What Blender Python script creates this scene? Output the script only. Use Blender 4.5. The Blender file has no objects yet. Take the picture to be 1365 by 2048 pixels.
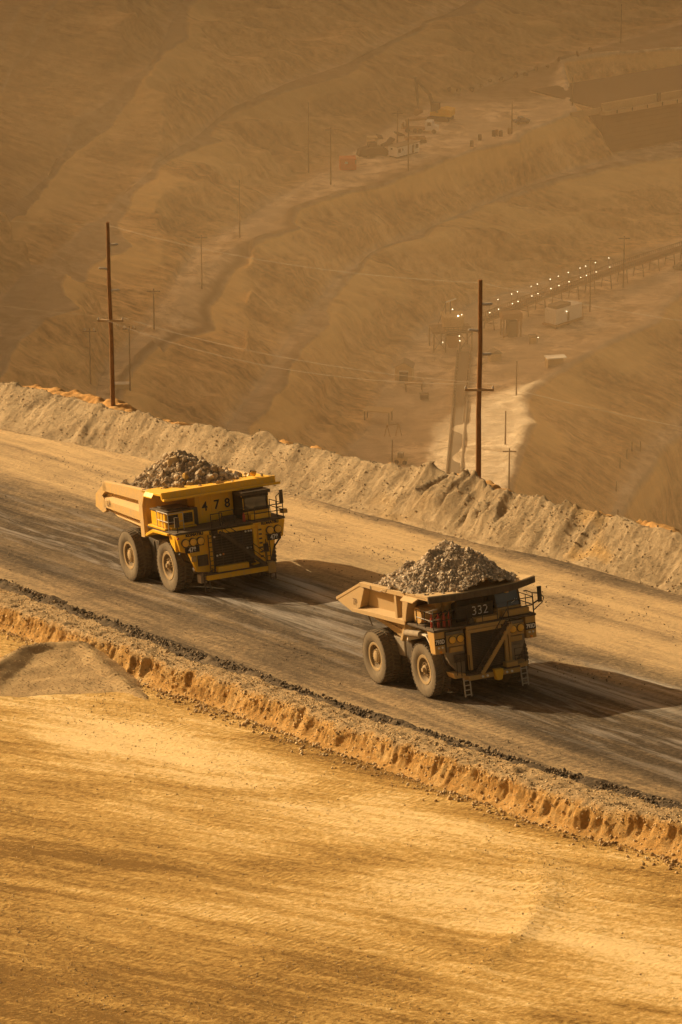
import bpy, bmesh, math, random
import numpy as np
from mathutils import Vector, Matrix, Euler
random.seed(7)
rng = np.random.default_rng(7)
SC = bpy.context.scene
COL = SC.collection
R = math.radians
PI = math.pi

# ------------------------------------------------------------------ camera geometry
FPX, CX, CY, PITCH = 8000.0, 682.5, 1024.0, R(18.5)
CAMZ = 91.0
FW = np.array([0, math.cos(PITCH), -math.sin(PITCH)])
UPV = np.array([0, math.sin(PITCH), math.cos(PITCH)])
RT = np.array([1.0, 0, 0])
CAM = np.array([0, 0, CAMZ])


def ray(x, y):
    return RT * (x - CX) + UPV * (CY - y) + FW * FPX


def at(x, y, z):
    """world point of a photo direction on the level z (z relative to the camera height)"""
    r = ray(x, y)
    return CAM + r * (z / r[2])


AZ, GRADE, CROSS = R(25.8), R(10), R(0.5)
RF = np.array([math.sin(AZ) * math.cos(GRADE), -math.cos(AZ) * math.cos(GRADE), math.sin(GRADE)])   # along the haul road, uphill
_l0 = np.array([math.cos(AZ) * math.cos(CROSS), math.sin(AZ) * math.cos(CROSS), math.sin(CROSS)])
RN = np.cross(_l0, -RF); RN /= np.linalg.norm(RN)
if RN[2] < 0: RN = -RN
RL = np.cross(RN, RF); RL /= np.linalg.norm(RL)          # across the road, away from the camera
_r = ray(864, 1394)
P0 = CAM + _r / np.linalg.norm(_r) * 252.0


def onroad(x, y, h=0.0):
    r = ray(x, y)
    return CAM + r * ((P0 + RN * h - CAM) @ RN) / (r @ RN)


def uvof(P):
    d = P - P0
    return float(d @ RF), float(d @ RL)


def uvn(u, v, n=0.0):
    return P0 + RF * u + RL * v + RN * n


# ------------------------------------------------------------------ numpy noise
_perm = rng.random((256, 256)).astype(np.float64)


def vnoise(x, y, seed=0):
    x = np.asarray(x, float) + seed * 17.31; y = np.asarray(y, float) + seed * 9.77
    xi = np.floor(x).astype(int); yi = np.floor(y).astype(int)
    fx = x - xi; fy = y - yi
    fx = fx * fx * fx * (fx * (fx * 6 - 15) + 10); fy = fy * fy * fy * (fy * (fy * 6 - 15) + 10)
    a = _perm[xi & 255, yi & 255]; b = _perm[(xi + 1) & 255, yi & 255]
    c = _perm[xi & 255, (yi + 1) & 255]; d = _perm[(xi + 1) & 255, (yi + 1) & 255]
    return (a * (1 - fx) + b * fx) * (1 - fy) + (c * (1 - fx) + d * fx) * fy - 0.5


def fbm(x, y, oct=4, seed=0, gain=0.5):
    s = 0; a = 1.0
    for k in range(oct):
        s = s + a * vnoise(np.asarray(x) * 2 ** k, np.asarray(y) * 2 ** k, seed + k * 3)
        a *= gain
    return s


def ridged(x, y, oct=3, seed=0):
    s = 0; a = 1.0
    for k in range(oct):
        s = s + a * (1 - 2 * np.abs(2 * vnoise(np.asarray(x) * 2 ** k, np.asarray(y) * 2 ** k, seed + 5 * k)))
        a *= 0.5
    return s


def sstep(a, b, x):
    t = np.clip((x - a) / (b - a), 0, 1)
    return t * t * (3 - 2 * t)


# ------------------------------------------------------------------ materials
def nt(name):
    m = bpy.data.materials.new(name); m.use_nodes = True
    n = m.node_tree.nodes; l = m.node_tree.links
    b = n['Principled BSDF']
    return m, n, l, b


def ramp(n, stops, interp='LINEAR'):
    r = n.new('ShaderNodeValToRGB'); r.color_ramp.interpolation = interp
    e = r.color_ramp.elements
    while len(e) < len(stops): e.new(0.5)
    for k, (p, c) in enumerate(stops):
        e[k].position = p; e[k].color = (c[0], c[1], c[2], 1) if not isinstance(c, (int, float)) else (c, c, c, 1)
    return r


def noise_tex(n, l, vec, scale, detail=4, rough=0.55, dist=0.0):
    t = n.new('ShaderNodeTexNoise'); t.inputs['Scale'].default_value = scale
    t.inputs['Detail'].default_value = detail; t.inputs['Roughness'].default_value = rough
    t.inputs['Distortion'].default_value = dist
    if vec is not None: l.new(vec, t.inputs['Vector'])
    return t


def scaled(n, l, vec, s, loc=(0, 0, 0)):
    mp = n.new('ShaderNodeMapping'); mp.inputs['Scale'].default_value = s; mp.inputs['Location'].default_value = loc
    l.new(vec, mp.inputs['Vector']); return mp.outputs['Vector']


def mix(n, l, fac, a, b, mode='MIX'):
    m = n.new('ShaderNodeMix'); m.data_type = 'RGBA'; m.blend_type = mode
    for inp, v in ((m.inputs[0], fac), (m.inputs[6], a), (m.inputs[7], b)):
        if isinstance(v, (int, float)): inp.default_value = v
        elif isinstance(v, tuple): inp.default_value = (v[0], v[1], v[2], 1)
        else: l.new(v, inp)
    return m.outputs[2]


def math_n(n, l, op, a, b=None, clamp=False):
    m = n.new('ShaderNodeMath'); m.operation = op; m.use_clamp = clamp
    for k, v in enumerate((a, b)):
        if v is None: continue
        if isinstance(v, (int, float)): m.inputs[k].default_value = v
        else: l.new(v, m.inputs[k])
    return m.outputs[0]


def paint(name, col, rough=0.55, dust=(0.40, 0.29, 0.17), amount=0.45, metal=0.0, scale=1.2, spec=0.3):
    """painted or bare metal under patchy road dust, streaky and worn"""
    m, n, l, b = nt(name)
    tc = n.new('ShaderNodeTexCoord').outputs['Object']
    a = noise_tex(n, l, tc, scale, 6, 0.65)
    s = noise_tex(n, l, scaled(n, l, tc, (2.2, 2.2, 0.35)), 2.5, 5, 0.6)
    g = n.new('ShaderNodeNewGeometry')
    sx = n.new('ShaderNodeSeparateXYZ'); l.new(g.outputs['Normal'], sx.inputs[0])
    upf = math_n(n, l, 'MULTIPLY', math_n(n, l, 'MAXIMUM', sx.outputs[2], 0.0), 0.22)
    f = math_n(n, l, 'ADD', math_n(n, l, 'MULTIPLY', math_n(n, l, 'ADD', a.outputs[0], s.outputs[0]), 1.0), -0.5 + (amount - 0.5))
    f = math_n(n, l, 'ADD', f, upf, True)
    fine = noise_tex(n, l, tc, 14.0, 3, 0.6)
    dc = mix(n, l, fine.outputs[0], tuple(x * 0.75 for x in dust), tuple(min(1, x * 1.2) for x in dust))
    c = mix(n, l, f, col, dc)
    l.new(c, b.inputs['Base Color'])
    rr = ramp(n, [(0, rough), (1, 0.95)]); l.new(f, rr.inputs[0]); l.new(rr.outputs[0], b.inputs['Roughness'])
    b.inputs['Metallic'].default_value = metal
    b.inputs['Specular IOR Level'].default_value = spec
    bp = n.new('ShaderNodeBump'); bp.inputs['Strength'].default_value = 0.12; bp.inputs['Distance'].default_value = 0.02
    l.new(fine.outputs[0], bp.inputs['Height']); l.new(bp.outputs[0], b.inputs['Normal'])
    return m


def plain(name, col, rough=0.7, metal=0.0, var=0.25, scale=3.0, spec=0.3, emit=None, bump=0.0):
    m, n, l, b = nt(name)
    tc = n.new('ShaderNodeTexCoord').outputs['Object']
    a = noise_tex(n, l, tc, scale, 5, 0.6)
    c = mix(n, l, a.outputs[0], tuple(x * (1 - var) for x in col), tuple(min(1, x * (1 + var)) for x in col))
    l.new(c, b.inputs['Base Color'])
    b.inputs['Roughness'].default_value = rough; b.inputs['Metallic'].default_value = metal
    b.inputs['Specular IOR Level'].default_value = spec
    if emit:
        b.inputs['Emission Color'].default_value = (*emit[0], 1); b.inputs['Emission Strength'].default_value = emit[1]
    if bump:
        bp = n.new('ShaderNodeBump'); bp.inputs['Strength'].default_value = bump; bp.inputs['Distance'].default_value = 0.05
        l.new(a.outputs[0], bp.inputs['Height']); l.new(bp.outputs[0], b.inputs['Normal'])
    return m


def uvvec(n):
    return n.new('ShaderNodeUVMap').outputs['UV']


def mat_road():
    m, n, l, b = nt('haul road dirt')
    uv = uvvec(n)
    st = noise_tex(n, l, scaled(n, l, uv, (0.02, 0.42, 1)), 1.0, 6, 0.62, 0.4)
    st2 = noise_tex(n, l, scaled(n, l, uv, (0.07, 1.7, 1), (3, 7, 0)), 1.0, 5, 0.6, 0.3)
    bl = noise_tex(n, l, scaled(n, l, uv, (0.12, 0.2, 1), (9, 2, 0)), 1.0, 6, 0.7, 0.6)
    fine = noise_tex(n, l, uv, 2.4, 8, 0.85)
    base = ramp(n, [(0.16, (0.055, 0.041, 0.028)), (0.36, (0.17, 0.125, 0.078)), (0.56, (0.40, 0.29, 0.165)), (0.74, (0.58, 0.42, 0.23))])
    k = math_n(n, l, 'ADD', math_n(n, l, 'MULTIPLY', st.outputs[0], 0.60), math_n(n, l, 'MULTIPLY', st2.outputs[0], 0.22))
    k = math_n(n, l, 'ADD', k, math_n(n, l, 'MULTIPLY', bl.outputs[0], 0.30)); k = math_n(n, l, 'SUBTRACT', k, 0.07)
    # darker compacted strip under the lane the trucks use (near side of the road), paler far lane
    sx = n.new('ShaderNodeSeparateXYZ'); l.new(uv, sx.inputs[0])
    lane = ramp(n, [(0.0, 0.50), (0.08, 0.44), (0.14, 0.34), (0.24, 0.27), (0.38, 0.25), (0.47, 0.40), (0.60, 0.60), (0.86, 0.62), (0.92, 0.34), (0.95, 0.55), (0.975, 0.36), (1.0, 0.5)])
    vv = math_n(n, l, 'MULTIPLY', math_n(n, l, 'ADD', sx.outputs[1], 6.0), 1 / 36.0)
    l.new(vv, lane.inputs[0])
    k = math_n(n, l, 'ADD', k, math_n(n, l, 'MULTIPLY', math_n(n, l, 'SUBTRACT', lane.outputs[0], 0.5), 0.85))
    k = math_n(n, l, 'ADD', k, math_n(n, l, 'MULTIPLY', math_n(n, l, 'SUBTRACT', fine.outputs[0], 0.5), 0.70))
    k = math_n(n, l, 'ADD', math_n(n, l, 'MULTIPLY', math_n(n, l, 'SUBTRACT', k, 0.42), 1.45), 0.42)
    l.new(k, base.inputs[0])
    # damp lane of the trucks, its wet sheen painted in as pale grey
    gm = noise_tex(n, l, scaled(n, l, uv, (0.055, 0.75, 1), (1.7, 4, 0)), 1.0, 6, 0.7, 0.5)
    gr = ramp(n, [(0.50, 0.0), (0.66, 1.0)]); l.new(gm.outputs[0], gr.inputs[0])
    ln = ramp(n, [(0.12, 0.0), (0.25, 1.0), (0.40, 1.0), (0.50, 0.0)]); l.new(vv, ln.inputs[0])
    c = mix(n, l, math_n(n, l, 'MULTIPLY', math_n(n, l, 'MULTIPLY', gr.outputs[0], ln.outputs[0]), 0.75), base.outputs[0], (0.40, 0.36, 0.33))
    fa = n.new('ShaderNodeAttribute'); fa.attribute_name = 'wet_sheen'  # damp patches whose sheen is painted as paler grey
    fn = ramp(n, [(0.36, 0.0), (0.58, 1.0)]); l.new(st2.outputs[0], fn.inputs[0])
    c = mix(n, l, math_n(n, l, 'MULTIPLY', fa.outputs['Fac'], fn.outputs[0]), c, (0.56, 0.52, 0.48))
    # dark pebbles and clods
    sp = noise_tex(n, l, uv, 5.5, 3, 0.6)
    spr = ramp(n, [(0.63, 0.0), (0.70, 1.0)]); l.new(sp.outputs[0], spr.inputs[0])
    c = mix(n, l, math_n(n, l, 'MULTIPLY', spr.outputs[0], 0.5), c, (0.12, 0.09, 0.06))
    l.new(c, b.inputs['Base Color']); b.inputs['Roughness'].default_value = 0.92
    b.inputs['Specular IOR Level'].default_value = 0.15
    # bump: grit, plus tyre tread marks in bands
    wv = n.new('ShaderNodeTexWave'); wv.inputs['Scale'].default_value = 0.42; wv.inputs['Distortion'].default_value = 1.2
    wv.inputs['Detail Scale'].default_value = 0.6; wv.bands_direction = 'X'; l.new(uv, wv.inputs['Vector'])
    tm = noise_tex(n, l, scaled(n, l, uv, (0.03, 0.5, 1), (5, 1, 0)), 1.0, 4, 0.5, 0.2)
    tr = ramp(n, [(0.53, 0.0), (0.60, 1.0)]); l.new(tm.outputs[0], tr.inputs[0])
    h = math_n(n, l, 'ADD', math_n(n, l, 'MULTIPLY', fine.outputs[0], 0.40),
               math_n(n, l, 'MULTIPLY', math_n(n, l, 'MULTIPLY', wv.outputs[0], tr.outputs[0]), 0.11))
    h = math_n(n, l, 'ADD', h, math_n(n, l, 'MULTIPLY', st2.outputs[0], 0.18))
    bp = n.new('ShaderNodeBump'); bp.inputs['Strength'].default_value = 0.9; bp.inputs['Distance'].default_value = 0.55
    l.new(h, bp.inputs['Height']); l.new(bp.outputs[0], b.inputs['Normal'])
    return m


_q0, _q1 = uvof(onroad(500, 1780)), uvof(onroad(865, 1842))
PADROT = -math.atan2(_q1[1] - _q0[1], _q1[0] - _q0[0])


def mat_pad():
    m, n, l, b = nt('graded tan dirt')
    _mp = n.new('ShaderNodeMapping'); _mp.inputs['Rotation'].default_value = (0, 0, PADROT); l.new(uvvec(n), _mp.inputs['Vector']); uv = _mp.outputs['Vector']
    st = noise_tex(n, l, scaled(n, l, uv, (0.035, 0.33, 1)), 1.0, 7, 0.62, 0.5)
    st2 = noise_tex(n, l, scaled(n, l, uv, (0.08, 1.3, 1), (3, 7, 0)), 1.0, 6, 0.62, 0.3)
    bl = noise_tex(n, l, scaled(n, l, uv, (0.05, 0.12, 1), (2, 5, 0)), 1.0, 6, 0.65, 0.8)
    fine = noise_tex(n, l, uv, 2.6, 8, 0.85)
    k = math_n(n, l, 'ADD', math_n(n, l, 'MULTIPLY', st.outputs[0], 0.36), math_n(n, l, 'MULTIPLY', st2.outputs[0], 0.26))
    k = math_n(n, l, 'ADD', k, math_n(n, l, 'MULTIPLY', bl.outputs[0], 0.38))
    k = math_n(n, l, 'ADD', k, math_n(n, l, 'MULTIPLY', math_n(n, l, 'SUBTRACT', fine.outputs[0], 0.5), 0.75))
    zv = n.new('ShaderNodeSeparateXYZ'); l.new(uvvec(n), zv.inputs[0])
    zone = ramp(n, [(0.0, 0.37), (0.35, 0.44), (0.62, 0.50), (0.80, 0.60), (0.93, 0.53), (1.0, 0.46)])
    l.new(math_n(n, l, 'MULTIPLY', math_n(n, l, 'ADD', zv.outputs[1], 48.0), 1 / 38.0), zone.inputs[0])
    k = math_n(n, l, 'ADD', k, math_n(n, l, 'MULTIPLY', math_n(n, l, 'SUBTRACT', zone.outputs[0], 0.5), 0.9))
    k = math_n(n, l, 'ADD', math_n(n, l, 'MULTIPLY', math_n(n, l, 'SUBTRACT', k, 0.5), 1.55), 0.5)
    base = ramp(n, [(0.33, (0.22, 0.125, 0.032)), (0.44, (0.42, 0.262, 0.08)), (0.55, (0.58, 0.385, 0.135)), (0.68, (0.85, 0.645, 0.34))])
    l.new(k, base.inputs[0])
    sp = noise_tex(n, l, uv, 6.0, 3, 0.6)
    spr = ramp(n, [(0.64, 0.0), (0.72, 1.0)]); l.new(sp.outputs[0], spr.inputs[0])
    c = mix(n, l, math_n(n, l, 'MULTIPLY', spr.outputs[0], 0.5), base.outputs[0], (0.22, 0.14, 0.07))
    l.new(c, b.inputs['Base Color']); b.inputs['Roughness'].default_value = 0.95
    b.inputs['Specular IOR Level'].default_value = 0.12
    wv = n.new('ShaderNodeTexWave'); wv.inputs['Scale'].default_value = 0.75; wv.inputs['Distortion'].default_value = 3.0
    wv.inputs['Detail'].default_value = 3.0; wv.bands_direction = 'X'; l.new(uv, wv.inputs['Vector'])
    tm = noise_tex(n, l, scaled(n, l, uv, (0.02, 0.8, 1), (5, 1, 0)), 1.0, 4, 0.5, 0.2)
    tr = ramp(n, [(0.50, 0.0), (0.58, 1.0)]); l.new(tm.outputs[0], tr.inputs[0])
    h = math_n(n, l, 'ADD', math_n(n, l, 'MULTIPLY', fine.outputs[0], 0.36), math_n(n, l, 'MULTIPLY', st2.outputs[0], 0.42))
    h = math_n(n, l, 'ADD', h, math_n(n, l, 'MULTIPLY', math_n(n, l, 'MULTIPLY', wv.outputs[0], tr.outputs[0]), 0.07))
    bp = n.new('ShaderNodeBump'); bp.inputs['Strength'].default_value = 0.9; bp.inputs['Distance'].default_value = 0.6
    l.new(h, bp.inputs['Height']); l.new(bp.outputs[0], b.inputs['Normal'])
    return m


def mat_earth(name, dark, mid, light, scale=0.5, grit=3.0, attr=None, attr_col=None, bump=0.5):
    m, n, l, b = nt(name)
    uv = n.new('ShaderNodeTexCoord').outputs['Object']
    a = noise_tex(n, l, uv, scale, 7, 0.66, 0.3)
    g = noise_tex(n, l, uv, grit, 8, 0.85)
    k = math_n(n, l, 'ADD', math_n(n, l, 'MULTIPLY', a.outputs[0], 0.55), math_n(n, l, 'MULTIPLY', g.outputs[0], 0.45))
    base = ramp(n, [(0.38, dark), (0.5, mid), (0.61, light)]); l.new(k, base.inputs[0])
    c = base.outputs[0]
    if attr:
        at_ = n.new('ShaderNodeAttribute'); at_.attribute_name = attr
        c = mix(n, l, at_.outputs['Fac'], c, mix(n, l, g.outputs[0], tuple(x * 0.7 for x in attr_col), tuple(min(1, x * 1.3) for x in attr_col)))
    l.new(c, b.inputs['Base Color']); b.inputs['Roughness'].default_value = 0.95
    b.inputs['Specular IOR Level'].default_value = 0.12
    bp = n.new('ShaderNodeBump'); bp.inputs['Strength'].default_value = bump; bp.inputs['Distance'].default_value = 0.35
    l.new(g.outputs[0], bp.inputs['Height']); l.new(bp.outputs[0], b.inputs['Normal'])
    return m


def mat_pit():
    m, n, l, b = nt('pit wall earth')
    uv = uvvec(n)
    ob = n.new('ShaderNodeTexCoord').outputs['Object']
    st = noise_tex(n, l, scaled(n, l, uv, (0.55, 0.075, 1)), 1.0, 8, 0.62, 0.25)
    st2 = noise_tex(n, l, ob, 0.42, 10, 0.78, 0.0)
    big = noise_tex(n, l, scaled(n, l, uv, (0.06, 0.022, 1)), 1.0, 6, 0.62, 0.5)
    k = math_n(n, l, 'ADD', math_n(n, l, 'MULTIPLY', st.outputs[0], 0.30), math_n(n, l, 'MULTIPLY', st2.outputs[0], 0.34))
    k = math_n(n, l, 'ADD', k, math_n(n, l, 'MULTIPLY', big.outputs[0], 0.36))
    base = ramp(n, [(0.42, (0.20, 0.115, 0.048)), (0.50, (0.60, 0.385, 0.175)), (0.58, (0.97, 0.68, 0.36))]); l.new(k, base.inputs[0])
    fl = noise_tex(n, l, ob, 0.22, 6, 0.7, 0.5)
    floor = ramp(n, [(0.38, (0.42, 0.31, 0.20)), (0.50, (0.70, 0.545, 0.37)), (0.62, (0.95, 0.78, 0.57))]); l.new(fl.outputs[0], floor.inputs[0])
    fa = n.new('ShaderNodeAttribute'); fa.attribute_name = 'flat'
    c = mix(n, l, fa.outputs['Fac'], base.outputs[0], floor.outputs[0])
    ga = n.new('ShaderNodeAttribute'); ga.attribute_name = 'rawcut'
    c = mix(n, l, ga.outputs['Fac'], c, (0.95, 0.66, 0.30))
    pa = n.new('ShaderNodeAttribute'); pa.attribute_name = 'pale'
    c = mix(n, l, pa.outputs['Fac'], c, mix(n, l, fl.outputs[0], (0.44, 0.345, 0.235), (0.70, 0.565, 0.41)))
    da = n.new('ShaderNodeAttribute'); da.attribute_name = 'earth_shade'  # dark upper earth, plus shade of the bench strips put into the colour
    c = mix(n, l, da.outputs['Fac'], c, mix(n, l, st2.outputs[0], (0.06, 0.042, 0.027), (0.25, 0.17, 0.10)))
    l.new(c, b.inputs['Base Color']); b.inputs['Roughness'].default_value = 0.95
    b.inputs['Specular IOR Level'].default_value = 0.1
    bp = n.new('ShaderNodeBump'); bp.inputs['Strength'].default_value = 0.55; bp.inputs['Distance'].default_value = 1.6
    h = math_n(n, l, 'ADD', math_n(n, l, 'MULTIPLY', st.outputs[0], 0.6), math_n(n, l, 'MULTIPLY', st2.outputs[0], 0.5))
    l.new(h, bp.inputs['Height']); l.new(bp.outputs[0], b.inputs['Normal'])
    return m


def mat_rock(name, a, bcol, light):
    """broken rock: every stone a tone of its own"""
    m, n, l, b = nt(name)
    g = n.new('ShaderNodeNewGeometry')
    r = ramp(n, [(0.0, a), (0.55, bcol), (0.93, light), (1.0, tuple(min(1, x * 1.25) for x in light))])
    l.new(g.outputs['Random Per Island'], r.inputs[0])
    tc = n.new('ShaderNodeTexCoord').outputs['Object']
    t = noise_tex(n, l, tc, 6.0, 4, 0.7)
    c = mix(n, l, 0.8, r.outputs[0], ramp_out(n, l, t.outputs[0]), 'MULTIPLY')
    l.new(c, b.inputs['Base Color']); b.inputs['Roughness'].default_value = 0.85
    b.inputs['Specular IOR Level'].default_value = 0.25
    bp = n.new('ShaderNodeBump'); bp.inputs['Strength'].default_value = 0.4; bp.inputs['Distance'].default_value = 0.08
    l.new(t.outputs[0], bp.inputs['Height']); l.new(bp.outputs[0], b.inputs['Normal'])
    return m


def ramp_out(n, l, sock):
    r = ramp(n, [(0.3, (0.62, 0.6, 0.58)), (0.7, (1.15, 1.12, 1.08))]); l.new(sock, r.inputs[0]); return r.outputs[0]


DUST = (0.40, 0.29, 0.17)
M = dict(
    road=mat_road(), pad=mat_pad(), pit=mat_pit(),
    nearberm=mat_earth('orange cut earth', (0.30, 0.165, 0.05), (0.52, 0.305, 0.10), (0.64, 0.44, 0.20), 0.5, 2.2, 'topsoil', (0.46, 0.34, 0.20), 0.8),
    farberm=mat_earth('grey tan gravel', (0.22, 0.165, 0.10), (0.40, 0.305, 0.19), (0.54, 0.42, 0.27), 0.35, 1.9, 'rawcut', (0.56, 0.36, 0.14), 0.9),
    backdirt=mat_earth('orange loose dirt', (0.34, 0.18, 0.06), (0.52, 0.29, 0.10), (0.62, 0.38, 0.16), 0.6, 2.2),
    gravel=mat_earth('pale gravel', (0.29, 0.205, 0.11), (0.42, 0.30, 0.16), (0.56, 0.41, 0.225), 0.4, 3.4, None, None, 0.6),
    clods=mat_rock('dark gravel clods', (0.06, 0.045, 0.03), (0.15, 0.112, 0.073), (0.36, 0.27, 0.17)),
    grit=mat_rock('road grit', (0.07, 0.052, 0.035), (0.16, 0.12, 0.08), (0.42, 0.33, 0.22)), bermstone=mat_rock('berm gravel', (0.26, 0.20, 0.125), (0.42, 0.325, 0.21), (0.60, 0.48, 0.32)),
    pilestone=mat_rock('pile gravel', (0.28, 0.20, 0.11), (0.44, 0.32, 0.175), (0.64, 0.49, 0.29)),
    stones=mat_rock('tan stones', (0.36, 0.24, 0.11), (0.54, 0.38, 0.19), (0.74, 0.60, 0.38)),
    orefine=mat_rock('broken grey ore', (0.30, 0.25, 0.19), (0.52, 0.435, 0.335), (0.80, 0.70, 0.57)),
    orebig=mat_rock('broken brown ore', (0.25, 0.195, 0.135), (0.48, 0.38, 0.26), (0.78, 0.64, 0.46)),
    yellow=paint('bright yellow paint', (0.90, 0.50, 0.012), 0.42, (0.52, 0.36, 0.16), 0.02, spec=0.4),
    yellowbody=paint('dusty yellow body paint', (0.80, 0.47, 0.06), 0.5, (0.58, 0.41, 0.21), 0.78),
    ochre=paint('dusty ochre paint', (0.60, 0.34, 0.06), 0.6, (0.44, 0.31, 0.17), 0.45),
    ochrebody=paint('worn tan body steel', (0.50, 0.33, 0.13), 0.6, (0.46, 0.33, 0.18), 0.62),
    dark=paint('dark machinery steel', (0.045, 0.036, 0.028), 0.6, (0.20, 0.145, 0.09), 0.28),
    black=paint('black grille metal', (0.022, 0.018, 0.015), 0.6, (0.12, 0.088, 0.055), 0.2),
    rail=plain('dark railing steel', (0.05, 0.042, 0.035), 0.5, 0.3),
    palerail=plain('pale ladder steel', (0.46, 0.40, 0.32), 0.6),
    tyre=paint('dusty tyre rubber', (0.045, 0.038, 0.032), 0.85, (0.26, 0.20, 0.13), 0.45, scale=0.9),
    tyreside=paint('dust caked sidewall rubber', (0.11, 0.086, 0.06), 0.9, (0.25, 0.195, 0.125), 0.6, scale=0.7),
    rim=paint('dusty rim steel', (0.40, 0.26, 0.09), 0.6, (0.42, 0.31, 0.18), 0.6),
    rimshade=paint('shaded wheel recess', (0.14, 0.10, 0.055), 0.7, (0.30, 0.22, 0.13), 0.45),  # rim steel made darker in the recess, shade put into the colour
    glass=plain('cab glass', (0.06, 0.065, 0.07), 0.08, 0.0, 0.1, 2, 0.8),
    glassblue=plain('windscreen blue reflection', (0.05, 0.065, 0.085), 0.06, 0.0, 0.1, 2, 0.9),  # blue reflection put into the glass colour
    lens=plain('amber headlight lens', (0.86, 0.48, 0.05), 0.35, 0.0, 0.1, 4, 0.5),
    lampwhite=plain('white marker lens', (0.85, 0.80, 0.70), 0.25, 0, 0.05, 4, 0.5),
    lampamber=plain('orange marker lens', (0.80, 0.30, 0.03), 0.3, 0, 0.05, 4, 0.5),
    lampred=plain('red lens', (0.5, 0.05, 0.03), 0.3, 0, 0.05, 4, 0.5),
    sign=plain('dark number plate', (0.035, 0.028, 0.026), 0.6),
    white=plain('white lettering', (0.80, 0.76, 0.70), 0.6, 0, 0.1),
    ink=plain('black lettering', (0.025, 0.022, 0.02), 0.6, 0, 0.1),
    faded=plain('faded brown lettering', (0.17, 0.11, 0.06), 0.8, 0, 0.2),
    mud=plain('pale dried mud', (0.30, 0.24, 0.17), 0.9, 0, 0.35, 2.2),
    palefender=plain('pale worn fender', (0.74, 0.66, 0.55), 0.7, 0, 0.2, 2.5),
    red=plain('red paint', (0.42, 0.06, 0.035), 0.5),
    wood=plain('weathered pole timber', (0.27, 0.135, 0.05), 0.85, 0, 0.45, 2.0, 0.2, None, 0.5),
    woodpale=plain('crossarm timber', (0.48, 0.33, 0.18), 0.8, 0, 0.3, 3.0),
    ceramic=plain('pale insulator', (0.60, 0.53, 0.44), 0.35, 0, 0.1),
    wire=plain('weathered cable', (0.26, 0.19, 0.11), 0.6, 0.0),
    farwood=plain('old pole timber', (0.12, 0.075, 0.04), 0.9),
    farwhite=paint('dusty white cladding', (0.92, 0.88, 0.80), 0.6, (0.60, 0.50, 0.36), 0.05, scale=0.4),
    fartan=paint('tan painted cladding', (0.74, 0.56, 0.30), 0.7, (0.45, 0.33, 0.19), 0.4, scale=0.4),
    farred=paint('faded red steel', (0.66, 0.13, 0.04), 0.7, (0.50, 0.25, 0.12), 0.05, scale=0.4),
    farsteel=paint('brown structural steel', (0.13, 0.09, 0.055), 0.7, (0.26, 0.18, 0.11), 0.4, scale=0.4),
    rust=paint('rusty steel', (0.34, 0.17, 0.06), 0.8, (0.34, 0.23, 0.13), 0.4, scale=0.4),
    fardark=plain('dark far machinery', (0.05, 0.04, 0.032), 0.8),
    farblue=plain('blue pickup paint', (0.05, 0.07, 0.11), 0.4),
    belt=plain('dusty conveyor belt', (0.20, 0.15, 0.10), 0.9),
    concrete=plain('tan concrete', (0.50, 0.36, 0.20), 0.85, 0, 0.25, 0.3),
    reinforced=plain('dark earth wall facing', (0.15, 0.085, 0.035), 0.9, 0, 0.35, 0.5, 0.2, None, 0.6),
    boulder=plain('dark boulder', (0.11, 0.075, 0.045), 0.9, 0, 0.3, 1.0, 0.2, None, 0.6),
    tanrock=plain('tan boulder', (0.50, 0.36, 0.19), 0.9, 0, 0.3, 2.0, 0.2, None, 0.7),
    greyrock=plain('grey boulder', (0.33, 0.28, 0.22), 0.9, 0, 0.3, 2.0, 0.2, None, 0.7),
    paperock=plain('pale boulder', (0.62, 0.54, 0.43), 0.9, 0, 0.2, 2.0, 0.2, None, 0.7),
    yelrock=plain('yellow ochre boulder', (0.55, 0.34, 0.09), 0.9, 0, 0.25, 2.0, 0.2, None, 0.7),
    bulb=plain('lit lamp', (0.9, 0.8, 0.6), 0.4, 0, 0.0, 1, 0.3, ((1.0, 0.82, 0.5), 5.0)),
)


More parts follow.
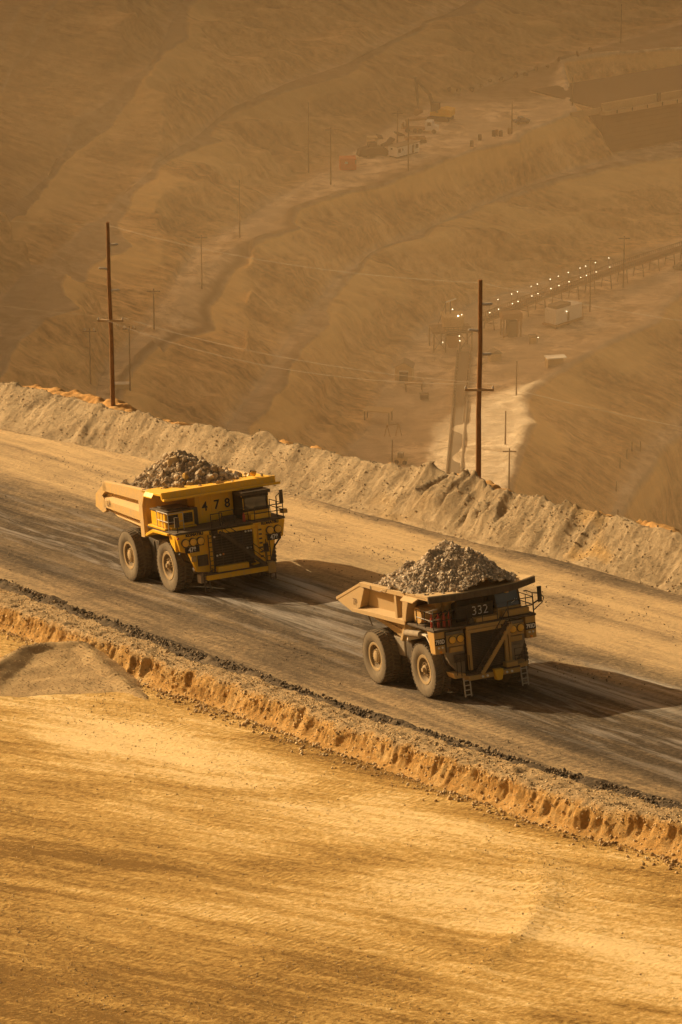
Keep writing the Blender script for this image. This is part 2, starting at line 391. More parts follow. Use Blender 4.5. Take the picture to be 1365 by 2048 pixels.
# ------------------------------------------------------------------ mesh helpers
class MB:
    def __init__(s): s.v = []; s.f = []; s.mi = []
    def add(s, verts, faces, mi=0):
        o = len(s.v); s.v += [tuple(map(float, p)) for p in verts]
        s.f += [tuple(i + o for i in f) for f in faces]; s.mi += [mi] * len(faces)
        return s
    def box(s, x0, x1, y0, y1, z0, z1, mi=0):
        return s.add([(x0, y0, z0), (x1, y0, z0), (x1, y1, z0), (x0, y1, z0), (x0, y0, z1), (x1, y0, z1), (x1, y1, z1), (x0, y1, z1)],
                     [(3, 2, 1, 0), (4, 5, 6, 7), (0, 1, 5, 4), (1, 2, 6, 5), (2, 3, 7, 6), (3, 0, 4, 7)], mi)
    def hexa(s, p, mi=0):
        """8 corners: bottom loop of four, then the top loop"""
        return s.add(p, [(3, 2, 1, 0), (4, 5, 6, 7), (0, 1, 5, 4), (1, 2, 6, 5), (2, 3, 7, 6), (3, 0, 4, 7)], mi)
    def beam(s, p, q, w, h=None, up=(0, 0, 1), mi=0):
        h = h or w
        p = Vector(p); q = Vector(q); d = (q - p).normalized(); u = Vector(up)
        if abs(d.dot(u)) > 0.98: u = Vector((1, 0, 0))
        sd = d.cross(u).normalized(); u = sd.cross(d).normalized()
        c = [(-w / 2, -h / 2), (w / 2, -h / 2), (w / 2, h / 2), (-w / 2, h / 2)]
        return s.hexa([p + sd * a + u * b for a, b in c] + [q + sd * a + u * b for a, b in c], mi)
    def tube(s, pts, r, n=6, mi=0, r1=None):
        pts = [Vector(p) for p in pts]; rings = []
        for k, p in enumerate(pts):
            d = (pts[min(k + 1, len(pts) - 1)] - pts[max(k - 1, 0)]).normalized()
            u = Vector((0, 0, 1)) if abs(d.z) < 0.95 else Vector((1, 0, 0))
            a = d.cross(u).normalized(); b = a.cross(d)
            rr = r if r1 is None else r + (r1 - r) * k / (len(pts) - 1)
            rings.append([p + a * rr * math.cos(2 * PI * j / n) + b * rr * math.sin(2 * PI * j / n) for j in range(n)])
        V = [q for ring in rings for q in ring]; Fc = []
        for k in range(len(pts) - 1):
            for j in range(n):
                Fc.append((k * n + j, k * n + (j + 1) % n, (k + 1) * n + (j + 1) % n, (k + 1) * n + j))
        Fc.append(tuple(range(n - 1, -1, -1))); Fc.append(tuple(range((len(pts) - 1) * n, len(pts) * n)))
        return s.add(V, Fc, mi)
    def prism(s, poly, axis, a, b, mi=0):
        """poly: 2D points in the plane normal to axis (x: (y,z), y: (x,z), z: (x,y)), from a to b"""
        def P(q, t):
            return (t, q[0], q[1]) if axis == 'x' else (q[0], t, q[1]) if axis == 'y' else (q[0], q[1], t)
        n = len(poly)
        V = [P(q, a) for q in poly] + [P(q, b) for q in poly]
        Fc = [tuple(range(n - 1, -1, -1)), tuple(range(n, 2 * n))] + [(i, (i + 1) % n, n + (i + 1) % n, n + i) for i in range(n)]
        return s.add(V, Fc, mi)
    def lathe(s, prof, n=40, axis='y', c=(0, 0, 0), mi=0, close=True):
        """prof: (r, t) pairs turned about the axis"""
        V = []; Fc = []
        for (r, t) in prof:
            for j in range(n):
                a = 2 * PI * j / n
                x, y = r * math.cos(a), r * math.sin(a)
                V.append((c[0] + x, c[1] + t, c[2] + y) if axis == 'y' else (c[0] + x, c[1] + y, c[2] + t) if axis == 'z' else (c[0] + t, c[1] + x, c[2] + y))
        k = len(prof)
        for i in range(k if close else k - 1):
            for j in range(n):
                Fc.append((i * n + j, i * n + (j + 1) % n, ((i + 1) % k) * n + (j + 1) % n, ((i + 1) % k) * n + j))
        if not close:
            Fc.append(tuple(range(n - 1, -1, -1))); Fc.append(tuple(range((k - 1) * n, k * n)))
        return s.add(V, Fc, mi)
    def build(s, name, mats, parent=None, bevel=0.0, smooth=None, label=None):
        me = bpy.data.meshes.new(name)
        me.from_pydata(s.v, [], s.f)
        mats = mats if isinstance(mats, (list, tuple)) else [mats]
        for m_ in mats: me.materials.append(m_)
        me.polygons.foreach_set('material_index', s.mi)
        bm = bmesh.new(); bm.from_mesh(me)
        bmesh.ops.recalc_face_normals(bm, faces=bm.faces); bm.to_mesh(me); bm.free()
        o = bpy.data.objects.new(name, me); COL.objects.link(o)
        if parent is not None: o.parent = parent
        if bevel:
            md = o.modifiers.new('bevel', 'BEVEL'); md.width = bevel; md.segments = 2; md.limit_method = 'ANGLE'
        if smooth is not None: me.set_sharp_from_angle(angle=R(smooth)); me.polygons.foreach_set('use_smooth', [True] * len(me.polygons))
        if label: o['label'] = label
        return o


def thing(name, label, cat, mw=None, loc=None, rz=0.0, group=None):
    o = bpy.data.objects.new(name, None); COL.objects.link(o)
    if mw is not None: o.matrix_world = mw
    elif loc is not None: o.location = Vector(loc); o.rotation_euler = (0, 0, rz)
    o.empty_display_size = 0.5
    o['label'] = label; o['category'] = cat
    if group: o['group'] = group
    return o


def tag(o, label=None, cat=None, group=None, kind=None):
    if label: o['label'] = label
    if cat: o['category'] = cat
    if group: o['group'] = group
    if kind: o['kind'] = kind
    return o


def copy_tree(o, parent=None):
    c = o.copy(); COL.objects.link(c)
    if parent is not None: c.parent = parent
    for ch in list(o.children): copy_tree(ch, c)
    return c


def text_mesh(s, size, name, mat, parent, mw, depth=0.012, bold=0.0, sx=1.0):
    cu = bpy.data.curves.new(name, 'FONT'); cu.body = s; cu.size = size; cu.align_x = 'CENTER'; cu.align_y = 'CENTER'
    cu.extrude = depth; cu.offset = bold
    tmp = bpy.data.objects.new(name + '_tmp', cu); COL.objects.link(tmp)
    dg = bpy.context.evaluated_depsgraph_get()
    me = bpy.data.meshes.new_from_object(tmp.evaluated_get(dg))
    bpy.data.objects.remove(tmp)
    me.materials.clear(); me.materials.append(mat)
    o = bpy.data.objects.new(name, me); COL.objects.link(o)
    o.parent = parent; o.matrix_local = mw @ Matrix.Diagonal((sx, 1, 1, 1))
    return o


def facing_front(x, y, z):      # lettering that faces the truck's front (+x), reading towards +y
    return Matrix(((0, 0, 1, x), (1, 0, 0, y), (0, 1, 0, z), (0, 0, 0, 1)))


def facing_side(x, y, z):       # lettering that faces -y, reading towards +x
    return Matrix(((1, 0, 0, x), (0, 0, -1, y), (0, 1, 0, z), (0, 0, 0, 1)))


def grid_obj(name, P, uvs, mat, attrs=None, smooth=True):
    """P: (a, b, 3) array of points"""
    a, b = P.shape[:2]
    me = bpy.data.meshes.new(name)
    idx = np.arange(a * b).reshape(a, b)
    q = np.stack([idx[:-1, :-1], idx[1:, :-1], idx[1:, 1:], idx[:-1, 1:]], -1).reshape(-1, 4)
    e1 = P[1, 0] - P[0, 0]; e2 = P[0, 1] - P[0, 0]
    mid = (a // 2, b // 2)
    nz = np.cross(P[mid[0] + 1, mid[1]] - P[mid], P[mid[0], mid[1] + 1] - P[mid])[2]
    if nz < 0: q = q[:, ::-1]
    me.vertices.add(a * b); me.vertices.foreach_set('co', P.reshape(-1).astype(np.float32))
    me.loops.add(q.size); me.loops.foreach_set('vertex_index', np.ascontiguousarray(q).reshape(-1).astype(np.int32))
    me.polygons.add(len(q)); me.polygons.foreach_set('loop_start', np.arange(0, q.size, 4, dtype=np.int32))
    me.update(calc_edges=True)
    uvl = me.uv_layers.new(name='UVMap')
    uvl.data.foreach_set('uv', uvs.reshape(-1, 2)[q.reshape(-1)].reshape(-1).astype(np.float32))
    for k, arr in (attrs or {}).items():
        at_ = me.attributes.new(k, 'FLOAT', 'POINT'); at_.data.foreach_set('value', np.ascontiguousarray(arr).reshape(-1).astype(np.float32))
    me.materials.append(mat)
    me.polygons.foreach_set('use_smooth', [smooth] * len(me.polygons))
    me.validate()
    o = bpy.data.objects.new(name, me); COL.objects.link(o)
    return o


_ico = bmesh.new(); bmesh.ops.create_icosphere(_ico, subdivisions=1, radius=1.0)
ICO1 = ([tuple(v.co) for v in _ico.verts], [tuple(v.index for v in f.verts) for f in _ico.faces]); _ico.free()
ICO0 = None
_ico = bmesh.new(); bmesh.ops.create_icosphere(_ico, subdivisions=2, radius=1.0)
ICO2 = ([tuple(v.co) for v in _ico.verts], [tuple(v.index for v in f.verts) for f in _ico.faces]); _ico.free()


PHI = (1 + 5 ** 0.5) / 2
_v = [(-1, PHI, 0), (1, PHI, 0), (-1, -PHI, 0), (1, -PHI, 0), (0, -1, PHI), (0, 1, PHI), (0, -1, -PHI), (0, 1, -PHI), (PHI, 0, -1), (PHI, 0, 1), (-PHI, 0, -1), (-PHI, 0, 1)]
_f = [(0, 11, 5), (0, 5, 1), (0, 1, 7), (0, 7, 10), (0, 10, 11), (1, 5, 9), (5, 11, 4), (11, 10, 2), (10, 7, 6), (7, 1, 8), (3, 9, 4), (3, 4, 2), (3, 2, 6), (3, 6, 8), (3, 8, 9), (4, 9, 5), (2, 4, 11), (6, 2, 10), (8, 6, 7), (9, 8, 1)]
ICOA = np.array(_v) / math.hypot(1, PHI); ICOF = np.array(_f)


def pebbles(name, mat, C, S, seed):
    """many small broken stones at the points C with sizes S, as one mesh"""
    g = np.random.default_rng(seed); n = len(C)
    q = g.normal(size=(n, 4)); q /= np.linalg.norm(q, axis=1)[:, None]
    w_, x, y, z = q.T
    Rm = np.stack([np.stack([1 - 2 * (y * y + z * z), 2 * (x * y - z * w_), 2 * (x * z + y * w_)], -1),
                   np.stack([2 * (x * y + z * w_), 1 - 2 * (x * x + z * z), 2 * (y * z - x * w_)], -1),
                   np.stack([2 * (x * z - y * w_), 2 * (y * z + x * w_), 1 - 2 * (x * x + y * y)], -1)], 1)
    V = ICOA[None] * g.uniform(0.55, 1.15, (n, 12, 1)) * (S[:, None] * g.uniform(0.6, 1.25, (n, 3)))[:, None, :]
    V = np.einsum('nij,nkj->nki', Rm, V) + C[:, None, :]
    Fc = (ICOF[None] + (np.arange(n) * 12)[:, None, None]).reshape(-1, 3)
    me = bpy.data.meshes.new(name)
    me.vertices.add(n * 12); me.vertices.foreach_set('co', V.reshape(-1).astype(np.float32))
    me.loops.add(Fc.size); me.loops.foreach_set('vertex_index', Fc.reshape(-1).astype(np.int32))
    me.polygons.add(len(Fc)); me.polygons.foreach_set('loop_start', np.arange(0, Fc.size, 3, dtype=np.int32))
    me.update(calc_edges=True); me.materials.append(mat); me.validate()
    o = bpy.data.objects.new(name, me); COL.objects.link(o)
    return o


def rock(mb, c, size, rnd, hi=False, flat=(0.6, 1.0), mi=0):
    V, Fc = ICO2 if hi else ICO1
    m3 = Euler((rnd.uniform(0, 6), rnd.uniform(0, 6), rnd.uniform(0, 6))).to_matrix()
    sc = (size * rnd.uniform(0.75, 1.25), size * rnd.uniform(*flat), size * rnd.uniform(0.55, 0.95))
    cuts = [(Vector((rnd.gauss(0, 1), rnd.gauss(0, 1), rnd.gauss(0, 1))).normalized(), rnd.uniform(0.38, 0.8)) for _ in range(9 if hi else 5)]
    out = []
    for v in V:
        p = Vector(v) * (1 + rnd.uniform(-0.10, 0.10))
        for nn, dd in cuts:
            t = p.dot(nn) - dd
            if t > 0: p = p - nn * t
        p = Vector((p.x * sc[0], p.y * sc[1], p.z * sc[2]))
        p = m3 @ p
        out.append((c[0] + p.x, c[1] + p.y, c[2] + p.z))
    mb.add(out, Fc, mi)


# ------------------------------------------------------------------ foreground: pad, near berm, road, far berm
def lin(pts):
    a = np.array(sorted(pts)); return lambda u: np.interp(u, a[:, 0], a[:, 1]) + \
        np.where(u < a[0, 0], (u - a[0, 0]) * 0.0, 0) + np.where(u > a[-1, 0], (u - a[-1, 0]) * 0.03, 0)


vface = lin([uvof(onroad(x, y, -0.45)) for x, y in ((0, 1250), (340, 1370), (682, 1495), (1000, 1605), (1365, 1712))])
vback = lin([uvof(onroad(x, y, 0.75)) for x, y in ((0, 1165), (340, 1292), (682, 1410), (1000, 1512), (1365, 1614))])
vbase = lin([uvof(onroad(x, y)) for x, y in ((0, 860), (70, 874), (303, 922), (560, 985), (800, 1040), (953, 1083), (1148, 1125), (1365, 1187))])
vcrest = lin([uvof(onroad(x, y, 3.2)) for x, y in ((0, 771), (132, 793), (229, 821), (343, 845), (396, 854), (497, 872), (600, 894), (800, 937), (883, 951), (957, 976), (1032, 1003), (1090, 1009), (1164, 1030), (1235, 1042), (1297, 1059), (1365, 1080))])
PADN = -0.55


def to_world(u, v, n):
    return P0[None, None, :] + u[..., None] * RF + v[..., None] * RL + n[..., None] * RN


# gentle undulation of the pad, with bulldozer windrows left on it
def pad_h(u, v):
    h = PADN + 0.25 * fbm(u * 0.03, v * 0.08, 3, 3) + 0.10 * fbm(u * 0.05, v * 0.9, 4, 8) + 0.05 * fbm(u * 1.2, v * 1.6, 3, 11)
    # a low windrow curving off the berm, lower right
    d = v - (-12.4 - 0.030 * (u - 34) ** 2 * (u > 34) - 0.0 * u)
    h = h + 0.16 * np.exp(-((d + 0.3) / 1.0) ** 2) * sstep(34, 40, u) * (1 - sstep(50, 58, u))
    return h


U, T = np.meshgrid(np.arange(-75, 92, 0.3), np.linspace(0, 1, 190), indexing='ij')
V = -66 + (vface(U) + 0.35 - (-66)) * T
o = grid_obj('ground', to_world(U, V, pad_h(U, V)), np.stack([U, V], -1), M['pad']); tag(o, 'graded tan dirt pad in the foreground', kind='structure')

# near berm: a ragged cut face towards the pad, a flat top, a short drop to the road
U, T = np.meshgrid(np.arange(-80, 60, 0.09), np.linspace(0, 1, 72), indexing='ij')
w1, w2 = vface(U), vback(U)
toothy = fbm(U * 0.55, T * 0 + 1.3, 4, 21) * 0.9 + fbm(U * 0.16, T * 0, 2, 5) * 0.7
faceT = np.array([0.0, 0.10, 0.20, 0.34, 0.42, 0.86, 0.92, 1.0])
off = np.interp(T, faceT, [-0.9, -0.25, 0.05, 0.30, 0.55, 0.0, 0.0, 0.0])
hgt = np.interp(T, faceT, [-0.75, -0.45, 0.10, 0.85, 1.05, 0.80, 0.35, -0.25])
backw = np.interp(T, faceT, [0, 0, 0, 0, 0, 1.0, 1.12, 1.30])
clumps = ridged(U * 0.42 + 1.6 * fbm(U * 0.25, T * 2, 3, 2), T * 1.0, 4, 31) * (0.4 + 1.6 * sstep(-0.2, 0.3, fbm(U * 0.12, T * 0, 2, 36)))
facew = np.exp(-((T - 0.24) / 0.17) ** 2)
V = w1 + 0.55 * fbm(U * 0.07, U * 0, 3, 99) + off + backw * (w2 - w1 - 0.5) + facew * (toothy * (0.12 + 0.75 * sstep(-0.25, 0.25, fbm(U * 0.09, U * 0 + 6, 3, 98))) - clumps * 0.05 + 0.34 * fbm(U * 1.3, T * 2.2, 5, 44, 0.6)) + 0.25 * fbm(U * 0.4, T * 2, 3, 77) * (T > 0.5)
crestvar = 0.22 * fbm(U * 0.22, T * 0.5, 3, 13) + 0.16 * fbm(U * 1.1, T * 5, 3, 15)
N_ = hgt * (0.88 + 0.30 * fbm(U * 0.10, T * 0 + 2, 3, 19)) + crestvar * sstep(0.12, 0.36, T) * (1 - sstep(0.9, 1.0, T)) + 0.10 * fbm(U * 1.8, T * 14, 4, 9) * (T > 0.05)
top = sstep(0.30, 0.44, T + 0.10 * fbm(U * 0.8, T * 4, 3, 66)) * 0.85 + 0.0 * U
o = grid_obj('earth_berm', to_world(U, V, N_), np.stack([U, V], -1), M['nearberm'], dict(topsoil=top)); tag(o, 'low orange earth berm with a ragged cut face beside the road', kind='structure')

Pn = to_world(U, V, N_).reshape(-1, 3)
g_ = np.random.default_rng(43)
sel = np.flatnonzero(((T > 0.30) & (T < 0.97)).reshape(-1)); pick = g_.choice(sel, 16000)
selF = np.flatnonzero(((T > 0.02) & (T < 0.38)).reshape(-1)); pickF = g_.choice(selF, 5000)
near_pts = (np.concatenate([Pn[pick], Pn[pickF]]), np.concatenate([0.02 + 0.08 * g_.random(16000) ** 3.5, 0.02 + 0.10 * g_.random(5000) ** 4]))
# haul road
U, T = np.meshgrid(np.arange(-190, 66, 0.34), np.linspace(0, 1, 120), indexing='ij')
lo, hi = vback(U) + 0.0, vbase(U) + 1.2
V = lo + (hi - lo) * T
Nn = 0.10 * fbm(U * 0.03, V * 0.25, 3, 4) + 0.05 * fbm(U * 0.06, V * 1.0, 3, 6) + 0.025 * fbm(U * 1.2, V * 1.2, 3, 8)
Nn = Nn + 0.22 * np.exp(-((V - (vbase(U) - 0.4 + 0.5 * fbm(U * 0.05, U * 0, 2, 71))) / 0.35) ** 2) * sstep(0.0, 0.2, fbm(U * 0.03, U * 0 + 4, 2, 12) + 0.15)
wet_sheen = 0 * U  # where the painted wet sheen lies beside the trucks
for px_, py_, su, sv, am in ((600, 1165, 5.5, 0.9, 0.95), (640, 1192, 7.0, 0.7, 0.8), (560, 1200, 8.0, 0.6, 0.5), (640, 1260, 10.0, 0.9, 0.55), (1120, 1352, 5.0, 0.9, 0.85), (1230, 1385, 8.0, 1.0, 0.8), (1330, 1375, 9.0, 0.7, 0.6), (430, 1150, 6.0, 0.7, 0.3)):
    fu, fv = uvof(onroad(px_, py_)); wet_sheen = wet_sheen + am * np.exp(-((U - fu) / su) ** 2 - ((V - fv) / sv) ** 2)
o = grid_obj('haul_road', to_world(U, V, Nn), np.stack([U, V], -1), M['road'], dict(wet_sheen=np.clip(wet_sheen, 0, 1))); tag(o, 'wide rutted dirt haul road', kind='structure')

# far berm of dumped gravel, then the drop to the pit
U, T = np.meshgrid(np.arange(-200, 40, 0.17), np.linspace(0, 1, 86), indexing='ij')
b0, c0 = vbase(U), vcrest(U)
c0 = np.minimum(c0, b0 + 4.6); c0 = np.maximum(c0, b0 + 2.2)
prT = [0.0, 0.08, 0.20, 0.58, 0.66, 0.72, 0.80, 1.0]
vv = np.interp(T, prT, [-0.9, -0.1, 0.2, 0.97, 1.06, 1.0, 1.0, 1.0])
hh = np.interp(T, prT, [-0.25, 0.0, 0.40, 2.95, 3.2, 2.9, 0.9, -40.0])
extra = np.interp(T, prT, [0, 0, 0, 0, 0.15, 0.9, 3.2, 60.0])
dump = fbm(U * 0.09, T * 0, 2, 91)
sk = U + (1 - T) * 2.5                                   # gullies run aslant down the face
sk = sk + 2.2 * fbm(U * 0.07, T * 1.2, 3, 52)
gul = ridged(sk * 0.16, T * 0.6, 4, 51); gul2 = ridged(sk * 0.5, T * 1.6, 4, 55)
fw_ = sstep(0.04, 0.26, T) * (1 - sstep(0.60, 0.68, T))
Vv = b0 + np.where(vv < 0, vv, vv * (c0 - b0)) + extra
roughR = sstep(-75, -45, U)                              # the right half is more torn up
Nh = hh + fw_ * ((0.36 + 0.75 * roughR) * (gul - 0.35) * (0.15 + 1.3 * sstep(-0.12, 0.3, dump)) + (0.10 + 0.26 * roughR) * gul2 + 0.5 * fbm(U * 0.35, T * 2.2, 4, 58)) + 0.35 * dump * sstep(0.1, 0.6, T) * (1 - sstep(0.7, 0.85, T)) \
    + 0.05 * fbm(U * 1.5, T * 40, 3, 7) * (T < 0.75) + 0.35 * fbm(U * 0.7, T * 6, 3, 23) * sstep(0.68, 0.76, T)
# one tall fresh heap edge near the middle
Nh = Nh + 0.75 * np.exp(-((U + 89.5) / 2.6) ** 2) * fw_ * sstep(-95, -91.5, U) - 0.35 * np.exp(-((U + 94) / 2.2) ** 2) * fw_
Nh = Nh + 0.05 * fbm(U * 2, T * 36, 3, 17) * fw_ + (0.45 * fbm(U * 0.11, T * 0, 3, 96) + 0.25 * fbm(U * 0.6, T * 2, 3, 97)) * sstep(0.35, 0.6, T) * (1 - sstep(0.7, 0.85, T))
raw = np.clip(sstep(0.10, 0.42, fbm(U * 0.10, T * 1.6, 4, 62) + 0.25 * roughR * np.exp(-((T - 0.22) / 0.10) ** 2)), 0, 1) * 0.7 * roughR
raw = np.maximum(raw, sstep(0.70, 0.76, T) * 0.8)
o = grid_obj('gravel_berm', to_world(U, Vv, Nh), np.stack([U, Vv], -1), M['farberm'], dict(rawcut=raw)); tag(o, 'tall grey gravel berm along the far edge of the road', kind='structure')

Pb = to_world(U, Vv, Nh).reshape(-1, 3)  # loose stones come to lie on these points
sel = np.flatnonzero(((T > 0.04) & (T < 0.69)).reshape(-1))
g_ = np.random.default_rng(41); pick = g_.choice(sel, 15000)
Sz = 0.02 + 0.08 * g_.random(len(pick)) ** 3.0
Cb = Pb[pick] + g_.normal(size=(len(pick), 3)) * 0.05
toe = g_.random(len(pick)) < 0.12
berm_pts = (Cb, Sz)
# orange dirt heaped behind the gravel berm, showing over its crest in places
U, T = np.meshgrid(np.arange(-175, 20, 0.22), np.linspace(0, 1, 26), indexing='ij')
c0 = np.clip(vcrest(U), vbase(U) + 2.2, vbase(U) + 4.6)
bump_ = np.exp(-((U + 140) / 8) ** 2) * 0.55 + np.exp(-((U + 127) / 5) ** 2) * 0.4 + np.exp(-((U + 104) / 3.5) ** 2) * 0.15 + np.exp(-((U + 60) / 5) ** 2) * 0.25 + np.exp(-((U + 27) / 5) ** 2) * 0.2 + np.exp(-((U + 17) / 3) ** 2) * 0.45
Vv = c0 + 0.6 + 6 * T
Nh = 1.55 + (1.0 + bump_ * 1.5) * np.sin(PI * np.clip(T * 1.35, 0, 1)) ** 0.8 - 3.6 * sstep(0.6, 1, T) + 0.7 * fbm(U * 0.6, T * 5, 4, 33) * np.sin(PI * T) + 0.2 * fbm(U * 2, T * 14, 2, 34) * np.sin(PI * T) - 0.5
o = grid_obj('dirt_bank', to_world(U, Vv, Nh), np.stack([U, Vv], -1), M['backdirt']); tag(o, 'orange dirt bank behind the gravel berm', kind='structure')


# loose dark clods along the road side of the near berm
g_ = np.random.default_rng(3)
u = g_.uniform(-78, 54, 13000); u = u[g_.random(13000) < np.clip(0.55 + 1.2 * fbm(u * 0.12, u * 0 + 2, 4, 37), 0.12, 1)]; nw = len(u); band = g_.normal(1.15, 0.40, nw) + 0.5 * fbm(u * 0.08, u * 0, 3, 38)
v = vback(u) + band
sz = 0.025 + 0.13 * g_.random(nw) ** 3.0
hh_ = np.clip(0.34 - 0.34 * np.abs(band - 1.15), 0, 1) * g_.uniform(0.5, 1.0, nw)
o = pebbles('gravel_windrow', M['clods'], P0[None] + u[:, None] * RF + v[:, None] * RL + (hh_ + sz * 0.2)[:, None] * RN, sz, 6); tag(o, 'line of dark clods along the road edge', kind='stuff')
rnd = random.Random(3)
U, T = np.meshgrid(np.arange(-80, 58, 0.16), np.linspace(0, 1, 20), indexing='ij')
V = vback(U) + 0.0 + 2.0 * T * (1 + 0.7 * fbm(U * 0.1, U * 0, 3, 85))
Nh = -0.06 + (0.32 + 0.25 * fbm(U * 0.5, T * 3, 3, 81)) * np.sin(PI * T) ** 1.2 + 0.20 * fbm(U * 1.5, T * 6, 3, 82) * np.sin(PI * T)
o = grid_obj('dark_spoil', to_world(U, V, Nh), np.stack([U, V], -1), mat_earth('dark damp gravel', (0.05, 0.037, 0.025), (0.10, 0.075, 0.05), (0.20, 0.15, 0.095), 0.8, 3.0), None, True); tag(o, 'low ridge of dark damp gravel along the road edge', kind='structure')

# pale stones below the cut face, and grit over pad, road and berm
g_ = np.random.default_rng(5)


def scatter(u, v, n):
    return P0[None] + u[:, None] * RF + v[:, None] * RL + n[:, None] * RN


u1 = g_.uniform(-62, 52, 3200); v1 = vface(u1) - 0.5 - np.abs(g_.normal(0, 0.7, 3200)); s1_ = 0.03 + 0.13 * g_.random(3200) ** 3.4
u2 = g_.uniform(-40, 78, 60000); v2 = g_.uniform(-50, -10, 60000)
keep = (v2 < vface(u2) - 0.9) & (g_.random(60000) < 0.10 + 1.6 * np.clip(fbm(u2 * 0.035, v2 * 0.22, 4, 19), 0, 1))
u2, v2 = u2[keep], v2[keep]; s2_ = 0.018 + 0.045 * g_.random(len(u2)) ** 3.0
u3 = 34 + 20 * g_.random(900); v3 = -12.7 - 0.030 * (u3 - 34) ** 2 + g_.normal(0, 1.3, 900); s3_ = 0.015 + 0.03 * g_.random(900) ** 2
uu = np.concatenate([u1, u2, u3]); vv = np.concatenate([v1, v2, v3]); ss = np.concatenate([s1_, s2_, s3_])
o = pebbles('loose_stones', M['stones'], scatter(uu, vv, pad_h(uu, vv) + ss * 0.3), ss, 1); tag(o, 'loose stones scattered over the tan dirt pad', kind='stuff')
u1 = g_.uniform(-120, 48, 30000); v1 = g_.uniform(-4, 27, 30000)
keep = g_.random(30000) < 0.06 + 1.5 * np.clip(fbm(u1 * 0.05, v1 * 0.3, 4, 39), 0, 1)
u1, v1 = u1[keep], v1[keep]; ss = 0.02 + 0.05 * g_.random(len(u1)) ** 3
o = pebbles('road_grit', M['grit'], scatter(u1, v1, ss * 0.2 + 0.02), ss, 2); tag(o, 'dark grit scattered on the haul road', kind='stuff')
o = pebbles('berm_stones', M['stones'], near_pts[0], near_pts[1], 4); tag(o, 'small stones lying along the top of the near berm', kind='stuff')
o = pebbles('berm_gravel', M['bermstone'], berm_pts[0], berm_pts[1], 3); tag(o, 'loose gravel lying on the face of the far berm', kind='stuff')


# spread gravel pile on the pad, left
def pile_patch():
    c = onroad(120, 1400, PADN)
    pc = uvof(c)
    Xp = np.linspace(-1, 1, 150); G1, G2 = np.meshgrid(Xp, Xp, indexing='ij')
    # corners in photo: toe left/below, crest line from the left edge to the right
    ua = uvof(onroad(-140, 1420, PADN)); ub = uvof(onroad(340, 1440, PADN))
    return pc


pts_crest = [uvof(onroad(x, y, PADN + 1.1)) for x, y in ((-160, 1392), (-60, 1352), (0, 1328), (45, 1303), (100, 1294), (165, 1293), (225, 1330), (300, 1372))]
hcrest = [1.0, 1.15, 1.3, 1.5, 1.55, 1.45, 0.8, 0.0]
cu = np.array([p[0] for p in pts_crest]); cv = np.array([p[1] for p in pts_crest])
Uu, Vv = np.meshgrid(np.arange(cu.min() - 8, cu.max() + 14, 0.2), np.arange(cv.min() - 12, cv.max() + 4, 0.2), indexing='ij')
best = np.full(Uu.shape, -9.0)
for k in range(len(cu) - 1):
    for s in np.linspace(0, 1, 14):
        pu, pv, ph = cu[k] + (cu[k + 1] - cu[k]) * s, cv[k] + (cv[k + 1] - cv[k]) * s, hcrest[k] + (hcrest[k + 1] - hcrest[k]) * s
        du, dv = Uu - pu, Vv - pv
        # long smooth apron towards the camera, steep back
        along = (du * 0.75 - dv * 0.66)
        across = (du * 0.66 + dv * 0.75)
        al = np.where(along > 0, np.minimum(along, 0.55) * 0.9 + np.maximum(along - 0.55, 0) * 0.10, along * -0.35)
        d = np.sqrt(al ** 2 + (across * 0.50) ** 2)
        best = np.maximum(best, ph - d)
Hp = best + 0.10 * fbm(Uu * 0.5, Vv * 0.5, 4, 88) + 0.05 * ridged(Vv * 0.5 + Uu * 0.45, Uu * 0.1, 2, 83)
Hp = np.where(best > 0, Hp, best) - 0.06
Hp = PADN + np.maximum(Hp, -0.6) + 0.02
o = grid_obj('gravel_pile', to_world(Uu, Vv, Hp), np.stack([Uu, Vv], -1), M['gravel'])
tag(o, 'low spread pile of grey tan gravel on the dirt pad', 'gravel pile')
Pp = to_world(Uu, Vv, Hp).reshape(-1, 3); sel = np.flatnonzero((best > 0.02).reshape(-1)); g_ = np.random.default_rng(8); pick = g_.choice(sel, 7000)
o2_ = pebbles('pile_stones', M['pilestone'], Pp[pick], 0.02 + 0.05 * g_.random(7000) ** 3, 9); tag(o2_, 'small stones on the low spread gravel pile', kind='stuff')

